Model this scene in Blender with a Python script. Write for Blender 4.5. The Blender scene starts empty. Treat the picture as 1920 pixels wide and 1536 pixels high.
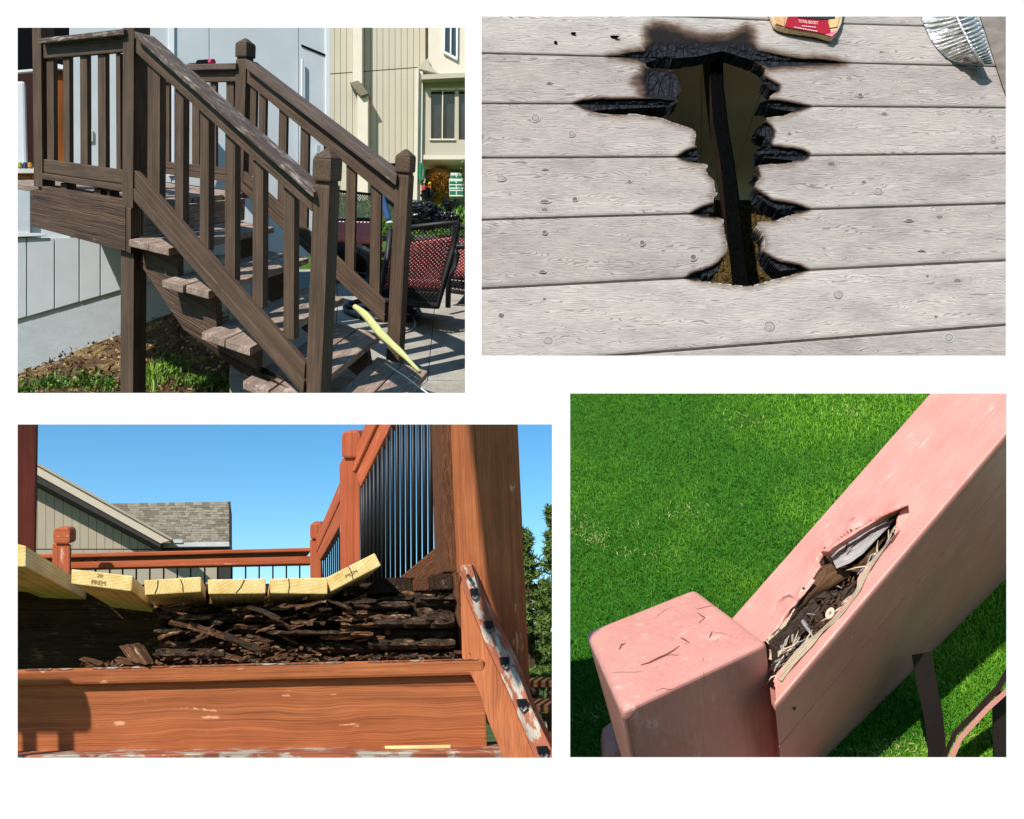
import bpy, bmesh, math, random
import numpy as np
from mathutils import Vector, Matrix, noise
random.seed(7); rng = np.random.default_rng(7)
SC = bpy.context.scene
COL = SC.collection

# ------------------------------------------------------------------ camera
F = 1400.0                      # focal length in pixels of a 1920 x 1536 picture
PITCH = math.radians(20.0); EYE = Vector((0, 0, 3.3)); D = 2.0
ROT = Matrix.Rotation(PITCH, 3, 'X')
cam_d = bpy.data.cameras.new('camera'); cam = bpy.data.objects.new('camera', cam_d); COL.objects.link(cam)
cam.location = EYE; cam.rotation_euler = (math.pi / 2 + PITCH, 0, 0)
cam_d.sensor_width = 36; cam_d.lens = 36 * F / 1920.0
cam_d.clip_start = 0.05; cam_d.clip_end = 5000
SC.camera = cam
SC.render.resolution_x = 1024; SC.render.resolution_y = 819
# ------------------------------------------------------------------ sky, sun, exposure
SUN = Vector((-0.364, -0.561, 0.743)).normalized()          # towards the sun, in the camera's axes
SUNW = (ROT @ SUN).normalized()
wd = bpy.data.worlds.new('World'); SC.world = wd; wd.use_nodes = True
nt = wd.node_tree; nt.nodes.clear()
sky = nt.nodes.new('ShaderNodeTexSky'); sky.sky_type = 'NISHITA'; sky.sun_disc = False
sky.sun_elevation = math.asin(SUNW.z); sky.sun_rotation = math.atan2(SUNW.x, SUNW.y)
sky.air_density = 1.0; sky.dust_density = 0.0; sky.ozone_density = 3.0; sky.altitude = 0
bgn = nt.nodes.new('ShaderNodeBackground'); bgn.inputs['Strength'].default_value = 0.12
wo = nt.nodes.new('ShaderNodeOutputWorld')
hs = nt.nodes.new('ShaderNodeHueSaturation'); hs.inputs['Hue'].default_value = 0.49; hs.inputs['Saturation'].default_value = 1.26; hs.inputs['Value'].default_value = 1.15
nt.links.new(sky.outputs[0], hs.inputs['Color']); nt.links.new(hs.outputs[0], bgn.inputs['Color']); nt.links.new(bgn.outputs[0], wo.inputs['Surface'])
sl = bpy.data.lights.new('sun', 'SUN'); sl.energy = 5.0; sl.angle = math.radians(0.5); sl.color = (1.0, 0.95, 0.88)
so = bpy.data.objects.new('sun', sl); COL.objects.link(so)
so.rotation_euler = (-SUNW).to_track_quat('-Z', 'Y').to_euler(); so.location = (0, 0, 40)
vs = SC.view_settings; vs.view_transform = 'Standard'; vs.look = 'None'; vs.exposure = 0.32; vs.gamma = 1.0
vs.use_curve_mapping = False
SC.cycles.use_denoising = True; SC.cycles.max_bounces = 6
SC.cycles.transparent_max_bounces = 8

# ------------------------------------------------------------------ geometry helpers
# directions and points are written in the camera's axes (x right, y ahead, z up) and turned into the world by W()
V = Vector
def W(p): return EYE + ROT @ V(p)
def ray(u, v): return V(((u - 960) / F, 1.0, (768 - v) / F))
def K(u, v, y): return ray(u, v) * y
def onplane(u, v, n, q):
    r = ray(u, v); return r * (n.dot(q) / n.dot(r))
def lerp(a, b, t): return a + (b - a) * t
def rnd(a, b): return random.uniform(a, b)

class MB:
    """collects shapes that end up as one mesh; every vertex keeps its own grain coordinate (along, across, through)"""
    def __init__(s, unit=0.01): s.v = []; s.f = []; s.g = []; s.m = []; s.unit = unit
    def add(s, vs, fs, gs=None, mi=0):
        o = len(s.v); s.v += [tuple(x) for x in vs]
        s.g += [tuple(x) for x in (gs if gs is not None else [V(x) / s.unit for x in vs])]
        for f in fs: s.f.append(tuple(o + i for i in f)); s.m.append(mi)
        return s
    def hexa(s, c, bev=0.0, mi=0, cuts=0, jit=0.0, segs=2):
        """c: eight corners, first the four of one face in turn, then the four facing them"""
        c = [V(x) for x in c]
        A = ((c[1] - c[0]) + (c[2] - c[3]) + (c[5] - c[4]) + (c[6] - c[7])) / 4
        B = ((c[3] - c[0]) + (c[2] - c[1]) + (c[7] - c[4]) + (c[6] - c[5])) / 4
        C = ((c[4] - c[0]) + (c[5] - c[1]) + (c[6] - c[2]) + (c[7] - c[3])) / 4
        bm = bmesh.new()
        b = [bm.verts.new(x) for x in c]
        for q in ((0, 1, 2, 3), (7, 6, 5, 4), (0, 4, 5, 1), (1, 5, 6, 2), (2, 6, 7, 3), (3, 7, 4, 0)):
            bm.faces.new([b[i] for i in q])
        bmesh.ops.recalc_face_normals(bm, faces=bm.faces[:])
        if cuts:
            big = max((A, B, C), key=lambda q: q.length).normalized()
            es = [e for e in bm.edges if abs((e.verts[1].co - e.verts[0].co).normalized().dot(big)) > 0.8]
            bmesh.ops.subdivide_edges(bm, edges=es, cuts=cuts, use_grid_fill=True)
        if bev > 0:
            bmesh.ops.bevel(bm, geom=[e for e in bm.edges if len(e.link_faces) == 2 and e.calc_face_angle() > 0.6], offset=bev, segments=segs, affect='EDGES', profile=0.6)
        if jit > 0:
            for q in bm.verts:
                q.co += V((rnd(-1, 1), rnd(-1, 1), rnd(-1, 1))) * jit
        axes = sorted((A, B, C), key=lambda q: -q.length)
        g0 = axes[0].normalized(); g1 = (axes[1] - g0 * axes[1].dot(g0)).normalized(); M = Matrix((g0, g1, g0.cross(g1))); off = V((rnd(0, 900), rnd(0, 900), rnd(0, 900)))
        bm.verts.index_update(); cen = sum(c, V()) / 8
        s.add([q.co.copy() for q in bm.verts], [[q.index for q in f.verts] for f in bm.faces],
              [M @ (q.co - cen) / s.unit + off for q in bm.verts], mi)
        bm.free(); return s
    def box(s, o, A, B, C, **k):
        o, A, B, C = V(o), V(A), V(B), V(C)
        return s.hexa([o, o + A, o + A + B, o + B, o + C, o + A + C, o + A + B + C, o + B + C], **k)
    def quad(s, p, E, **k):
        p = [V(x) for x in p]; E = V(E); return s.hexa(p + [x + E for x in p], **k)
    def cbox(s, c, hx, hy, hz, X=(1, 0, 0), Y=(0, 1, 0), Z=(0, 0, 1), **k):
        X, Y, Z = V(X) * hx, V(Y) * hy, V(Z) * hz
        return s.box(V(c) - X - Y - Z, X * 2, Y * 2, Z * 2, **k)
    def prism(s, poly, E, bev=0.0, mi=0):
        poly = [V(x) for x in poly]; E = V(E); n = len(poly)
        bm = bmesh.new(); a = [bm.verts.new(x) for x in poly]; b = [bm.verts.new(x + E) for x in poly]
        bm.faces.new(a); bm.faces.new(b[::-1])
        for i in range(n): bm.faces.new((a[i], b[i], b[(i + 1) % n], a[(i + 1) % n]))
        bmesh.ops.recalc_face_normals(bm, faces=bm.faces[:])
        if bev > 0: bmesh.ops.bevel(bm, geom=bm.edges[:], offset=bev, segments=2, affect='EDGES', profile=0.6)
        bmesh.ops.triangulate(bm, faces=[f for f in bm.faces if len(f.verts) > 4])
        off = V((rnd(0, 900), rnd(0, 900), 0)); d = max(((poly[(i + 1) % n] - poly[i]) for i in range(n)), key=lambda q: q.length).normalized()
        t = d.cross(E).normalized(); e = t.cross(d).normalized()
        bm.verts.index_update()
        s.add([q.co.copy() for q in bm.verts], [[q.index for q in f.verts] for f in bm.faces],
              [V((q.co.dot(d), q.co.dot(t), q.co.dot(e))) / s.unit + off for q in bm.verts], mi)
        bm.free(); return s
    def tube(s, pts, r, n=8, mi=0, cap=True):
        pts = [V(p) for p in pts]; rs = r if isinstance(r, (list, tuple)) else [r] * len(pts)
        vs, gs, fs = [], [], []; ref = V((0.3, 0.2, 1)); L = 0
        for i, p in enumerate(pts):
            t = (pts[min(i + 1, len(pts) - 1)] - pts[max(i - 1, 0)]).normalized()
            x = t.cross(ref)
            if x.length < 1e-3: x = t.cross(V((1, 0, 0)))
            x.normalize(); y = t.cross(x).normalized()
            if i: L += (p - pts[i - 1]).length
            for k in range(n):
                a = 2 * math.pi * k / n; vs.append(p + (x * math.cos(a) + y * math.sin(a)) * rs[i])
                gs.append(V((L, k * 0.3 * rs[i], 0)) / s.unit)
        for i in range(len(pts) - 1):
            for k in range(n):
                fs.append((i * n + k, i * n + (k + 1) % n, (i + 1) * n + (k + 1) % n, (i + 1) * n + k))
        if cap:
            fs.append(tuple(range(n))[::-1]); fs.append(tuple((len(pts) - 1) * n + k for k in range(n)))
        return s.add(vs, fs, gs, mi)
    def blob(s, c, r, seed=0, n=2, amp=0.25, fr=1.5, mi=0, ax=None):
        bm = bmesh.new(); bmesh.ops.create_icosphere(bm, subdivisions=n, radius=1.0)
        r = V(r) if hasattr(r, '__len__') else V((r, r, r)); c = V(c)
        for q in bm.verts:
            d = 1 + amp * noise.noise(q.co * fr + V((seed * 3.1, seed * 1.7, 0))) + 0.4 * amp * noise.noise(q.co * fr * 3.3 + V((seed, 9, 2)))
            p = V((q.co.x * r.x, q.co.y * r.y, q.co.z * r.z)) * d
            q.co = c + (ax @ p if ax else p)
        bm.verts.index_update()
        s.add([q.co.copy() for q in bm.verts], [[q.index for q in f.verts] for f in bm.faces], None, mi)
        bm.free(); return s
    def build(s, name, mat, parent=None, smooth=False, base=None, world=False):
        vs = [V(x) if world else W(x) for x in s.v]
        if parent is not None:
            o0 = V(parent['base'])
        else:
            if base is None:
                xs = [v.x for v in vs]; ys = [v.y for v in vs]; zs = [v.z for v in vs]
                o0 = V(((min(xs) + max(xs)) / 2, (min(ys) + max(ys)) / 2, min(zs)))
            else: o0 = V(base)
        me = bpy.data.meshes.new(name); me.from_pydata([tuple(v - o0) for v in vs], [], s.f); me.update()
        at = me.attributes.new('grain', 'FLOAT_VECTOR', 'POINT')
        at.data.foreach_set('vector', np.array(s.g, dtype=np.float32).ravel())
        for m in (mat if isinstance(mat, (list, tuple)) else [mat]): me.materials.append(m)
        if any(s.m): me.polygons.foreach_set('material_index', s.m)
        if smooth: me.polygons.foreach_set('use_smooth', [True] * len(s.f))
        o = bpy.data.objects.new(name, me); COL.objects.link(o); o['base'] = tuple(o0)
        if parent is not None: o.parent = parent
        else: o.location = o0
        return o

def thing(name, label, cat, base, group=None):
    o = bpy.data.objects.new(name, None); COL.objects.link(o); b = W(base)
    o.location = b; o['base'] = tuple(b); o['label'] = label; o['category'] = cat; o.empty_display_size = 0.1
    if group: o['group'] = group
    return o
def tag(o, label=None, cat=None, group=None, kind=None):
    if label: o['label'] = label
    if cat: o['category'] = cat
    if group: o['group'] = group
    if kind: o['kind'] = kind
    return o

# ------------------------------------------------------------------ material helpers
def lin(c):
    return tuple(((x / 255) / 12.92 if x / 255 < 0.04045 else ((x / 255 + 0.055) / 1.055) ** 2.4) for x in c) + (1.0,)
class NT:
    def __init__(s, name, rough=0.7, spec=0.3):
        s.m = bpy.data.materials.new(name); s.m.use_nodes = True; s.t = s.m.node_tree
        s.b = s.t.nodes['Principled BSDF']; s.b.inputs['Roughness'].default_value = rough
        s.b.inputs['Specular IOR Level'].default_value = spec
    def n(s, ty, **k):
        o = s.t.nodes.new('ShaderNode' + ty)
        for a, b in k.items():
            if a in o.inputs.keys() if isinstance(a, str) else False: s.put(o.inputs[a], b)
            else: setattr(o, a, b)
        return o
    def put(s, inp, v):
        if hasattr(v, 'is_linked') or isinstance(v, bpy.types.NodeSocket): s.t.links.new(v, inp)
        else: inp.default_value = v
    def attr(s, nm='grain', out='Vector'):
        a = s.t.nodes.new('ShaderNodeAttribute'); a.attribute_name = nm; return a.outputs[out]
    def map(s, vec, sc):
        m = s.n('Mapping'); s.put(m.inputs['Vector'], vec); m.inputs['Scale'].default_value = sc; return m.outputs[0]
    def noise(s, vec, scale=1.0, det=4, rough=0.55, dist=0.0):
        q = s.n('TexNoise'); s.put(q.inputs['Vector'], vec); q.inputs['Scale'].default_value = scale
        q.inputs['Detail'].default_value = det; q.inputs['Roughness'].default_value = rough; q.inputs['Distortion'].default_value = dist
        return q.outputs['Fac']
    def ramp(s, fac, pts):
        r = s.n('ValToRGB'); s.put(r.inputs[0], fac); e = r.color_ramp.elements
        while len(e) < len(pts): e.new(0.5)
        for i, (p, c) in enumerate(pts):
            e[i].position = p; e[i].color = c if len(c) == 4 else lin(c)
        return r.outputs[0]
    def step(s, fac, a, b):
        r = s.n('MapRange'); r.interpolation_type = 'SMOOTHSTEP'; s.put(r.inputs['Value'], fac)
        r.inputs['From Min'].default_value = a; r.inputs['From Max'].default_value = b; return r.outputs[0]
    def mix(s, fac, a, b, mode='MIX'):
        q = s.n('MixRGB', blend_type=mode); s.put(q.inputs[0], fac); s.put(q.inputs[1], a); s.put(q.inputs[2], b); return q.outputs[0]
    def math(s, op, a, b=0.0):
        q = s.n('Math', operation=op); s.put(q.inputs[0], a); s.put(q.inputs[1], b); return q.outputs[0]
    def bump(s, h, st=0.3, dist=0.02):
        q = s.n('Bump'); q.inputs['Strength'].default_value = st; q.inputs['Distance'].default_value = dist
        s.put(q.inputs['Height'], h); s.t.links.new(q.outputs[0], s.b.inputs['Normal'])
    def col(s, c): s.put(s.b.inputs['Base Color'], c); return s
def plain(name, c, rough=0.6, spec=0.3, metal=0.0, var=0.12, sc=0.05, unit='grain', bump=0.0, bd=0.01):
    q = NT(name, rough, spec); q.b.inputs['Metallic'].default_value = metal
    g = q.attr('grain'); f = q.noise(g, sc, 5)
    a = lin(c); lo = tuple(x * (1 - var) for x in a[:3]) + (1,); hi = tuple(min(1, x * (1 + var)) for x in a[:3]) + (1,)
    q.col(q.ramp(f, [(0.3, lo), (0.7, hi)]))
    if bump: q.bump(q.noise(g, sc * 6, 4), bump, bd)
    return q.m
def wood(name, c1, c2, rough=0.75, spec=0.2, streak=0.35, along=0.012, worn=None, worn_at=0.62, worn_soft=0.06, bump=0.35, bd=0.02, dirt=None, crack=0.0, big=0.25, fine=0.35, wave=13.0):
    """painted or bare timber: streaks along the grain, slow blotches, worn patches"""
    q = NT(name, rough, spec); g0 = q.attr('grain')
    wv = q.math('MULTIPLY', q.math('SUBTRACT', q.noise(q.map(g0, (.006, .012, .012)), 1, 2), .5), wave)
    cx = q.n('CombineXYZ'); q.put(cx.inputs['Y'], wv); va = q.n('VectorMath', operation='ADD'); q.put(va.inputs[0], g0); q.put(va.inputs[1], cx.outputs[0]); g = va.outputs[0]
    st = q.noise(q.map(g, (along * .35, streak, streak)), 1.0, 3.5, 0.6, 0.0)
    gr = q.noise(q.map(g, (along * .8, streak * 3.2, streak * 3.2)), 1.0, 2, 0.5)
    bl = q.noise(q.map(g, (0.012, 0.03, 0.03)), 1.0, 3)
    c = q.ramp(st, [(0.25, c1), (0.78, c2)])
    if big: c = q.mix(big, c, q.ramp(bl, [(0.3, (60, 60, 60)), (0.7, (255, 255, 255))]), 'MULTIPLY')
    c = q.mix(fine, c, q.ramp(gr, [(.32, (120, 120, 120)), (.6, (255, 255, 255))]), 'MULTIPLY')
    h = q.math('ADD', q.math('MULTIPLY', st, .6), q.math('MULTIPLY', gr, .5))
    if crack:
        ck = q.step(q.noise(q.map(g, (along * 0.35, streak * 0.9, streak * 1.1)), 1.0, 2, 0.4, 0.0), 0.34, 0.29)
        c = q.mix(q.math('MULTIPLY', ck, crack), c, lin((25, 14, 8)))
    if worn:
        w = q.noise(q.map(g, (along * 2, streak * 0.7, streak * 0.7)), 1.0, 5, 0.65, 0.15)
        w2 = q.math('ADD', q.math('MULTIPLY', w, 0.6), q.math('MULTIPLY', q.noise(g, 0.02, 3), 0.4))
        c = q.mix(q.step(w2, worn_at - worn_soft, worn_at + worn_soft), c, q.ramp(st, [(0.3, worn[0]), (0.7, worn[1])]))
    if dirt:
        d = q.noise(q.map(g, (0.05, 0.08, 0.08)), 1.0, 6, 0.7)
        c = q.mix(q.step(d, 0.56, 0.72), c, lin(dirt))
    q.col(c); q.bump(h, bump, bd); return q.m
# ================================================================== THE WHITE BOARD with its four openings
m_white = plain('white_paint', (232, 232, 232), 0.6, 0.2, var=0.01)
def build_board():
    RX = [(33, 872, 52, 737), (903, 1886, 31, 667), (33, 1035, 796, 1421), (1069, 1887, 738, 1420)]
    xs = sorted({-700, 2620} | {q for r in RX for q in r[:2]}); ys = sorted({-60, 3730} | {q for r in RX for q in r[2:]})
    def hole(x, y): return any(r[0] < x < r[1] and r[2] < y < r[3] for r in RX)
    q = MB(0.01)
    for a, b in zip(xs[:-1], xs[1:]):
        for c, d in zip(ys[:-1], ys[1:]):
            if not hole((a + b) / 2, (c + d) / 2):
                q.add([K(a, d, D), K(b, d, D), K(b, c, D), K(a, c, D)], [(0, 1, 2, 3)])
    # back face, a little smaller round each opening so that the cut edges splay out of sight
    back = []
    t = 0.03
    for (a, b, c, d) in RX: back.append((a - 22, b + 22, c - 22, d + 22))
    for r, w in zip(RX, back):
        f = [K(r[0], r[3], D), K(r[1], r[3], D), K(r[1], r[2], D), K(r[0], r[2], D)]
        g = [p * 1.0 + V((0, 0, 0)) for p in (K(w[0], w[3], D), K(w[1], w[3], D), K(w[1], w[2], D), K(w[0], w[2], D))]
        g = [V((p.x, D + 0.012, p.z)) for p in g]
        q.add(f + g, [(0, 1, 5, 4), (1, 2, 6, 5), (2, 3, 7, 6), (3, 0, 4, 7)])
    o = q.build('display_wall', m_white)
    tag(o, 'large white display wall pierced by four rectangular openings', 'wall')
build_board()
# ground of the place, out to the horizon
m_field = NT('field_grass', 0.9, 0.1)
tc = m_field.n('TexCoord').outputs['Object']
m_field.col(m_field.ramp(m_field.noise(tc, 0.6, 8), [(0.3, (52, 66, 30)), (0.7, (92, 104, 52))]))
q = MB(); q.add([(-2500, -2500, 0), (2500, -2500, 0), (2500, 2500, 0), (-2500, 2500, 0)], [(0, 1, 2, 3)])
tag(q.build('ground', m_field.m, world=True), kind='structure')
# ================================================================== UPPER LEFT: brown deck stairs beside a grey house
e1 = V((.774, -.585, -.24)); e2 = V((.104, .944, .312)); UP = V((.0743, -.1338, .988)).normalized()
N0 = K(587, 346, 10.0)
def T(s, w, z): return N0 + e1 * s + e2 * w + UP * z
def SZ(u, v, w):
    M = Matrix((e1, UP, -ray(u, v))).transposed(); r = M.inverted() @ -(N0 + e2 * w); return r[0], r[1]
def P(u, v, w=0.0):
    s, z = SZ(u, v, w); return T(s, w, z)
PX = 10.5 / F
ND = e1.cross(e2).normalized()                       # normal of level ground here
m_brown = wood('brown_stain', (74, 57, 44), (112, 92, 75), streak=0.22, along=0.01, bump=0.35, bd=0.03, crack=0.25, worn=((120, 106, 94), (134, 118, 104)), worn_at=0.69, big=0.35)
m_tread = wood('worn_tread', (116, 96, 84), (178, 154, 138), streak=0.3, along=0.012, bump=0.35, bd=0.03, crack=0.6, worn=((150, 132, 120), (184, 166, 152)), worn_at=0.56, big=0.35)
m_cap = wood('flaking_cap', (74, 60, 52), (118, 102, 92), streak=0.3, bump=0.6, bd=0.04, crack=0.4, worn=((128, 116, 108), (182, 172, 164)), worn_at=0.55, worn_soft=0.06, big=0.3)
m_capf = wood('greyed_cap', (84, 70, 62), (124, 108, 98), streak=.3, bump=.5, bd=.04, crack=.3, worn=((140, 126, 116), (160, 148, 138)), worn_at=.66, big=.3)
m_rough = wood('rough_fascia', (64, 48, 38), (116, 92, 74), streak=0.16, along=0.008, bump=0.8, bd=0.06, crack=0.6, worn=((126, 104, 88), (140, 120, 104)), worn_at=0.66)
G = 'brown wooden deck'
deck = thing('deck_staircase', 'weathered brown wooden deck with steps and railings on both sides', 'staircase', T(-5.0, 0, -3.9))
B = PX
def rp(name, pts, w, th, mat=m_brown, bev=0.02, parent=deck, **k):
    """a piece drawn by four corners on a plane parallel to the railings, th thick"""
    return MB(B).quad([P(u, v, w) for u, v in pts], e2 * th, bev=bev, **k).build(name, mat, parent)
def newel(s0, w0, sw, ww, ztop, zbot, crest=True):
    q = MB(B); q.box(T(s0, w0, zbot), e1 * sw, e2 * ww, UP * (ztop - zbot), bev=0.025, cuts=6)
    o = q.build('newel_post', m_brown, deck)
    if crest:
        c = MB(B); p = 0.02
        c.box(T(s0 + 0.03, w0 + 0.03, ztop - 0.005), e1 * (sw - 0.06), e2 * (ww - 0.06), UP * 0.05)
        h = 0.30
        lo = [T(s0 - p, w0 - p, ztop + 0.05), T(s0 + sw + p, w0 - p, ztop + 0.05), T(s0 + sw + p, w0 + ww + p, ztop + 0.05), T(s0 - p, w0 + ww + p, ztop + 0.05)]
        c.hexa(lo + [x + UP * h for x in lo], bev=0.03)
        t = [T(s0 + sw * a, w0 + ww * b, ztop + 0.05 + h + 0.13) for a, b in ((.42, .42), (.58, .42), (.58, .58), (.42, .58))]
        c.hexa([x + UP * h for x in lo] + t, bev=0.02)
        c.build('post_cap', m_brown, o)
    return o
newel(0.0, 0.0, .35, .44, 0.0, -2.98)
newel(-0.03, 4.45, .37, .46, 0.06, -3.95)
newel(-5.58, 4.45, .42, .46, 2.33, -0.7)
s0, _ = SZ(231, 60, 0); s1, _ = SZ(252, 60, 0)
MB(B).box(T(-5.43, -.02, -.72), e1 * .40, e2 * .50, UP * 4.2, bev=.02, cuts=6).build('newel_post', m_brown, deck)
a, b = SZ(224, 474, 0)
MB(B).box(T(-5.58, .06, -4.42), e1 * .50, e2 * .42, UP * 2.92, bev=.025, cuts=6).build('support_post', m_brown, deck)
sA, zA = SZ(61, 355, 0)
MB(B).box(T(-9.39, .0, -.62), e1 * .44, e2 * .4, UP * 4.2, bev=.02, cuts=4).build('newel_post', m_brown, deck)
# landing rail on the left
rp('top_rail', [(72, 72), (232, 53.5), (232, 65), (72, 81.5)], -.12, .62, m_cap)
rp('rail_board', [(74, 80), (231, 64.5), (231, 97), (74, 111)], .06, .16)
for x0, x1 in ((87, 103), (117.7, 132.5), (149.6, 166), (183, 200.5), (217, 228)):
    rp('baluster', [(x0, 100), (x1 - 3, 100), (x1 - 2, 322), (x0 + 1, 320)], .12, .13, bev=.012)
rp('rail_board', [(79, 298), (230, 319), (230, 346), (79, 323.5)], .04, .14)
rp('rail_board', [(77, 324.5), (230, 347), (230, 359.5), (77, 336)], .0, .4)
for x0, x1 in ((79, 84), (113, 125), (176, 189), (200, 206)):
    rp('spacer_block', [(x0, 337 + (x0 - 79) * .16), (x1, 337 + (x1 - 79) * .16), (x1, 354 + (x1 - 79) * .17), (x0, 354 + (x0 - 79) * .17)], .1, .3, m_rough)
rp('edge_board', [(78, 349), (231, 374), (231, 390), (78, 360)], -.02, .5, m_rough, bev=.02)
# rough fascia below the landing, and its end
rp('fascia_board', [(57, 355), (235, 388), (235, 472), (57, 424)], -.06, .25, m_rough, bev=.02, cuts=5)
rp('fascia_board', [(236, 388), (245, 391), (245, 476), (236, 473)], -.04, .3, m_brown)
# floor boards of the landing
zf = -0.63
for i in range(7):
    w = .12 + i * .68
    MB(B).box(T(-11.5, w, zf - .13), e1 * (6.35 + .05 * (i % 2)), e2 * .655, UP * .13, bev=.02).build('floor_board', m_tread, deck)
MB(B).box(T(-5.13, .3, -1.23), e1 * .12, e2 * 4.1, UP * .49, bev=.02).build('rim_board', m_tread, deck)
# flight: nosing position s, top z, depth of the tread
st = [(-3.62, -1.235, 1.42), (-2.41, -1.755, 1.40), (-1.21, -2.385, 1.36), (-0.09, -2.93, 1.36), (1.22, -3.36, 1.40)]
for k, (s, z, d) in enumerate(st):
    for h in range(2):
        a = s - d + h * (d / 2); w0 = -.16 + rnd(-.04, .04)
        while (lambda p: 768 - F * p.z / p.y)(T(a + d / 2, w0, z - .12)) > 790: w0 += .05
        MB(B).box(T(a + .02, w0, z - .12), e1 * (d / 2 - .035), e2 * (4.14 - w0 + rnd(-.05, .05)), UP * .12 + e1 * rnd(-.01, .01), bev=.014, cuts=5).build('tread', m_tread, deck)
for w in (.22, 3.5):
    q = MB(B)
    pl = [T(-5.01, w, -1.38)]
    for s, z, d in st:
        pl += [T(s - d + .1, w, z - .125), T(s - .12, w, z - .125)]
    if w < 1: pl = pl[:8] + [T(-.3, w, -2.95), T(-.45, w, -3.05), T(-3.5, w, -2.6), T(-5.01, w, -1.72)]
    else: pl += [T(st[-1][0] - .1, w, -3.8), T(.2, w, -3.85), T(-3.5, w, -2.6), T(-5.01, w, -1.72)]
    q.prism(pl, e2 * .2); q.build('stringer', m_rough, deck)
for k, (s, z, d) in enumerate(st[1:]):
    pass
# sloping rail on the near side
def slope(u0, v0, u1, v1, h0, h1): return [(u0, v0), (u1, v1), (u1, v1 + h1), (u0, v0 + h0)]
rp('handrail', slope(251, 57, 588, 360, 13, 13), -.13, .62, m_cap, bev=.035, cuts=8)
rp('rail_board', [(253, 68), (586, 370), (585, 398), (253, 98)], .03, .16, cuts=3)
for x0, x1, yt, yb in ((277, 305, 110, 372), (328.5, 349, 160, 418), (375, 396.5, 205, 466), (422, 446, 250, 524), (474, 498.5, 300, 574), (532, 557, 350, 634)):
    rp('baluster', [(x0, yt), (x1 - 5, yt + 5), (x1 - 6, yb + 5), (x0 - 1, yb)], .12, .2, bev=.014)
rp('rail_board', [(252, 319), (572, 683), (570, 715), (252, 351)], .0, .16, cuts=3)
rp('rail_board', [(250, 352), (570, 716), (568, 742), (250, 376)], -.06, .42, m_brown, cuts=3)
# sloping rail on the far side
wF = 4.45
rp('handrail', [(460, 110), (744, 327), (742, 349), (460, 129)], wF - .1, .62, m_capf, bev=.03, cuts=5)
rp('rail_board', [(462, 128), (741, 348), (739, 383), (462, 155)], wF + .05, .16)
for x0, x1, yt, yb in ((470, 484, 140, 330), (486, 502, 150, 372), (523.5, 541, 185, 402), (564, 582, 220, 436), (607, 625, 250, 480), (650, 670.5, 290, 512), (696, 718, 330, 552)):
    rp('baluster', [(x0, yt), (x1 - 3, yt), (x1 - 7, yb), (x0 - 4, yb)], wF + .12, .14, bev=.012)
rp('rail_board', [(450, 314), (722, 566), (721, 590), (450, 336)], wF + .02, .14)
rp('rail_board', [(446, 337), (721, 591), (720, 607), (446, 352)], wF - .05, .4)
# rail at the back of the landing
rp('top_rail', [(290, 122), (442, 118), (442, 130), (290, 133)], wF - .1, .6, m_capf)
rp('rail_board', [(290, 132.5), (442, 129.5), (442, 153), (290, 155)], wF + .04, .16)
for x0, x1 in ((306, 317), (330, 341), (360, 373), (394, 405), (424, 438)):
    rp('baluster', [(x0, 140), (x1, 140), (x1, 326), (x0, 324)], wF + .12, .12, bev=.01)
rp('rail_board', [(290, 301.5), (442, 316.5), (442, 330), (290, 313)], wF + .02, .14)
rp('rail_board', [(290, 314), (442, 331), (442, 343), (290, 324)], wF - .05, .4)

# ---- the grey house
m_siding = plain('grey_siding', (196, 202, 206), .6, .25, var=.05, sc=.02)
m_found = plain('painted_foundation', (184, 190, 194), .75, .15, var=.08, sc=.03, bump=.25, bd=.02)
m_trimw = plain('white_trim', (228, 230, 232), .5, .3, var=.03)
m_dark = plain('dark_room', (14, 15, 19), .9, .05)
WQ = V((-12.45, 18.8, 0)); WN = V((1.5, -3.2, 0)).normalized(); WX = V((3.2, 1.5, 0)).normalized()
def H(u, v, o=0.0): return onplane(u, v, WN, WQ + WN * o)
house = thing('grey_house', 'grey sided house wall behind the brown deck stairs', 'house', H(330, 600))
HP = 20.0 / F
def hp(name, pts, th, mat, out=0.0, bev=0.0, parent=house, **k):
    return MB(HP).quad([H(u, v, out) for u, v in pts], -WN * th, bev=bev, **k).build(name, mat, parent)
def sid(u): return 598.5 + (u - 33) * -.283
gr = [-30, 50, 102, 148.5, 188, 228, 268, 305, 340, 372, 402]
for a, b in zip(gr[:-1], gr[1:]):
    hp('siding_panel', [(a + .9, 446), (b - .9, 446), (b - .9, sid(b)), (a + .9, sid(a))], .12, m_siding, bev=.01)
hp('backing', [(-60, 330), (600, 330), (600, 470), (-60, 640)], .05, m_siding, -.14)
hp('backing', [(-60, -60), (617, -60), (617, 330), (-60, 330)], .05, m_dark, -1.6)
hp('siding_panel', [(-30, 320), (56, 320), (56, 441), (-30, 441)], .12, m_siding)
hp('trim_board', [(-30, 437), (86, 437), (86, 441.5), (-30, 447)], .08, m_trimw, .06)
hp('foundation', [(-60, sid(-60)), (470, sid(470)), (470, 640), (-60, 790)], .25, m_found, -.05)
for a, b in ((130, 321), (322.3, 392), (393, 560), (561, 618)):
    hp('siding_panel', [(a, -40), (b, -40), (b, 445), (a, 445)], .12, m_siding, bev=.012)
hp('corner_trim', [(316, -40), (327, -40), (327, 330), (316, 330)], .05, m_trimw, .05, bev=.01)
hp('corner_trim', [(610.5, -40), (619, -40), (619, 475), (610.5, 475)], .6, m_trimw, .05, bev=.01)
hp('side_wall', [(560, 440), (618, 440), (618, 480), (560, 480)], .15, m_siding)
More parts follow.
